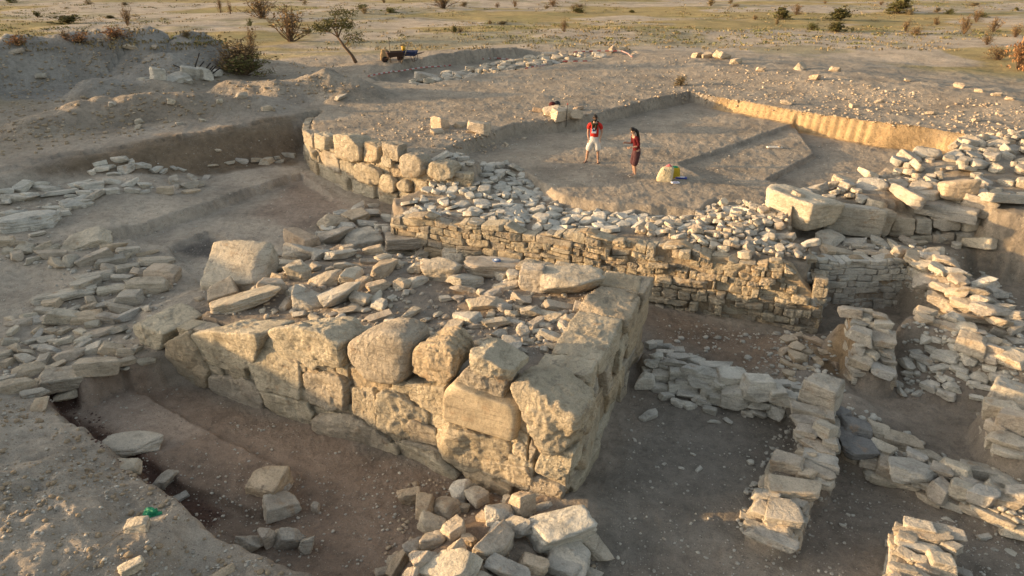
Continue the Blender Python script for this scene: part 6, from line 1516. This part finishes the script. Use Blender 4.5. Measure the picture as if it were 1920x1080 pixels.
for a in ((128, 44, 54, 16, 'olive', 'dark olive low shrub on the plain above the left spoil heap'), (240, 48, 28, 32, 'dry', 'brown upright shrub behind the crest of the left spoil heap'), (545, 78, 84, 62, 'dry', 'broad bare branched shrub left of the acacia'), (492, 34, 78, 40, 'dry', 'large bare shrub cut by the top edge left of the acacia'),
          (473, 96, 24, 42, 'dry', 'narrow brown shrub rising behind the broom bush'), (414, 24, 16, 30, 'dry', 'thin brown shrub near the top edge, left of two'), (432, 26, 14, 22, 'dry', 'thin brown shrub near the top edge, right of two'), (832, 16, 48, 26, 'dry', 'brown shrub at the top edge above the two wheelbarrows'), (965, 13, 16, 14, 'dry', 'tiny dark shrub at the top edge near the middle'), (1037, 12, 34, 14, 'dry', 'low wide brown shrub at the top edge right of the middle'),
          (1058, 60, 16, 26, 'dry', 'lonely thin shrub on the bare sand in the middle of the plain'), (1467, 36, 34, 20, 'olive', 'olive shrub joined to a brown one on the right plain'), (1493, 28, 24, 20, 'dry', 'brown shrub right next to an olive shrub on the plain'), (1573, 38, 42, 22, 'olive', 'rounded dark olive shrub on the right plain, darkest there'), (1683, 25, 54, 24, 'olive', 'widest olive shrub near the top right edge'),
          (1522, 56, 26, 12, 'green', 'small green shrub left of a larger olive one on the right plain'), (1567, 60, 42, 18, 'olive', 'low olive shrub in front of the rounded dark olive shrub'), (1697, 60, 18, 22, 'dry', 'upright brown shrub left of a dark low one on the right plain'), (1717, 66, 32, 15, 'dry', 'dark low brown shrub on the right plain'), (1807, 64, 30, 34, 'dry', 'tall brown shrub on the right plain, leaning crown'), (1830, 42, 24, 24, 'dry', 'brown shrub behind the tall leaning one on the right'),
          (1862, 60, 30, 26, 'dry', 'pale brown shrub near the right edge, upper of the pair'), (1903, 70, 30, 22, 'dry', 'brown shrub touching the right edge of the plain'), (1850, 84, 26, 22, 'dry', 'small brown shrub below the pale brown pair on the right'), (1872, 112, 60, 24, 'dry', 'low spreading dry bush beside the orange brown bush at the right edge'), (1908, 130, 44, 58, 'orange', 'large orange brown bush at the right picture edge'), (37, 85, 34, 18, 'orange', 'orange dry bush on the crest of the spoil heap at far left'), (150, 80, 44, 18, 'orange', 'wide orange dry bush behind the spoil heap crest'), (215, 74, 44, 22, 'orange', 'reddish dry bush at the middle of the spoil heap crest'), (122, 74, 24, 20, 'dry', 'brown twiggy bush between two orange bushes on the spoil heap'), (350, 70, 24, 12, 'tan', 'pale dry tuft behind the second spoil heap')):
    shrub(*a, 'shrubs on the desert plain')
for k in range(46):
    shrub(rnd.uniform(0, 1920), rnd.choice([2, 6, 10, 16, 24, 34, 46, 60]) + rnd.uniform(-2, 4), rnd.uniform(10, 26), rnd.uniform(5, 12), rnd.choice(['tan', 'dry', 'green', 'olive', 'tan']), 'low dry shrub scattered on the distant desert plain', 'small shrubs far out on the plain')
# broom bush, olive and feathery
q = on_ground(452, 137); r = empty('bush', q); tag(r, 'big feathery olive green bush beside the dumped stones', 'bush', None, 'thing')
s = depth_of(q) / FPX
for nm, mt, sd, n, lf in (('dry_crown', DRYL, 3, 90, 20), ('green_crown', GRN, 8, 70, 30)):
    me = shrub_mesh(nm, sd, mt, stems=n, leafy=lf, spread=1.3, lsize=.03, up=.4); o = obj(nm, me); o.parent = r
    o.scale = (118 * s, 80 * s, 62 * s) if nm == 'dry_crown' else (96 * s, 70 * s, 40 * s); o.location = (0, 0, -.05) if nm == 'dry_crown' else (14 * s, -.5, -.05)
# acacia
def acacia():
    q = on_ground(668, 118); r = empty('acacia_tree', q); tag(r, 'flat crowned thorn tree with leaning bare trunk behind the round wall', 'tree', None, 'thing')
    s = depth_of(q) / FPX; rr = np.random.RandomState(4); mg = Merge(); L = []
    def branch(p, d, ln, rad, lev):
        path = [p]; rads = [rad]
        for k in range(4):
            d = d + rr.normal(0, .16, 3); d /= np.linalg.norm(d); p = p + d * ln / 4; path.append(p); rads.append(rad * (1 - .15 * (k + 1)))
        v, f = tube(path, rads, 6 if lev < 2 else 4, True); mg.add(v, f)
        if lev >= 3:
            for _ in range(46): L.append(path[rr.randint(1, 5)] + rr.normal(0, 1, 3) * np.array([.20, .20, .09]))
            return
        for k in range(rr.randint(3, 5)):
            t = path[rr.randint(2, 5)]; nd_ = d + rr.normal(0, .75, 3); nd_[2] = nd_[2] * .6 + .12; nd_ /= np.linalg.norm(nd_)
            branch(t, nd_, ln * rr.uniform(.5, .78), rad * .5, lev + 1)
    k = s
    trunk = [np.array(a) * k for a in ((0, 0, 0), (-7, 0, 14), (-20, 0, 30), (-30, 2, 45))]
    v, f = tube(trunk, [.12, .10, .085, .07], 8); mg.add(v, f)
    branch(trunk[-1], np.array([-.35, 0, 1.]), 1.0, .065, 1); branch(trunk[-1], np.array([.55, .1, .8]), 1.2, .06, 1); branch(trunk[2], np.array([.75, -.2, .7]), 1.1, .05, 1); branch(trunk[-1], np.array([-.9, .2, .45]), 1.0, .05, 1); branch(trunk[-1], np.array([.1, -.4, 1.0]), 1.4, .05, 1)
    part('trunk', (np.concatenate(mg.v), np.concatenate(mg.f)), TWIG, r)
    lv, lf = leaves(L, .055, rr); o = obj('crown', mesh_np('crown', lv, lf, False), OLIVE); o.parent = r
acacia()
# grass and dry tufts nobody could count
def tufts(name, label, n, mat, x0, x1, y0, y1, hgt, bl, thr):
    px = rs.uniform(x0, x1, n); py = y0 + (y1 - y0) * rs.uniform(0, 1, n)
    h = hit(px, py, np.zeros(n)); h = h[np.isfinite(h).all(1)]
    g = fbm(h[:, :2] * .09, 3, 77); h = h[(g > thr)]
    V = []
    for x, y, z in h:
        for _ in range(bl):
            a = rnd.uniform(0, 6.28); l = hgt * rnd.uniform(.5, 1.3); w = .03; c = np.array([x + rnd.gauss(0, hgt * 2.2), y + rnd.gauss(0, hgt * 2.2), z - .02]); t = np.array([math.cos(a), math.sin(a), 0])
            V += [c - t * w, c + t * w, c + t * w * .3 + np.array([rnd.gauss(0, l * .4), rnd.gauss(0, l * .4), l]), c - t * w * .3 + np.array([rnd.gauss(0, l * .4), rnd.gauss(0, l * .4), l])]
    V = np.array(V); o = obj(name, mesh_np(name, V, np.arange(len(V)).reshape(-1, 4), False), mat); tag(o, label, 'grass', kind='stuff')
tufts('grass', 'short yellow green grass tufts on the desert plain', 1700, GRN, -200, 2100, 2, 84, .13, 12, .05)
tufts('dry_grass', 'pale dry grass tufts on the desert plain', 1700, TAN, -200, 2100, 2, 95, .13, 12, -.2)
shrub(1275, 160, 34, 16, 'tan', 'pale dry tuft on the stony ground above the trench corner', 'shrubs on the desert plain')
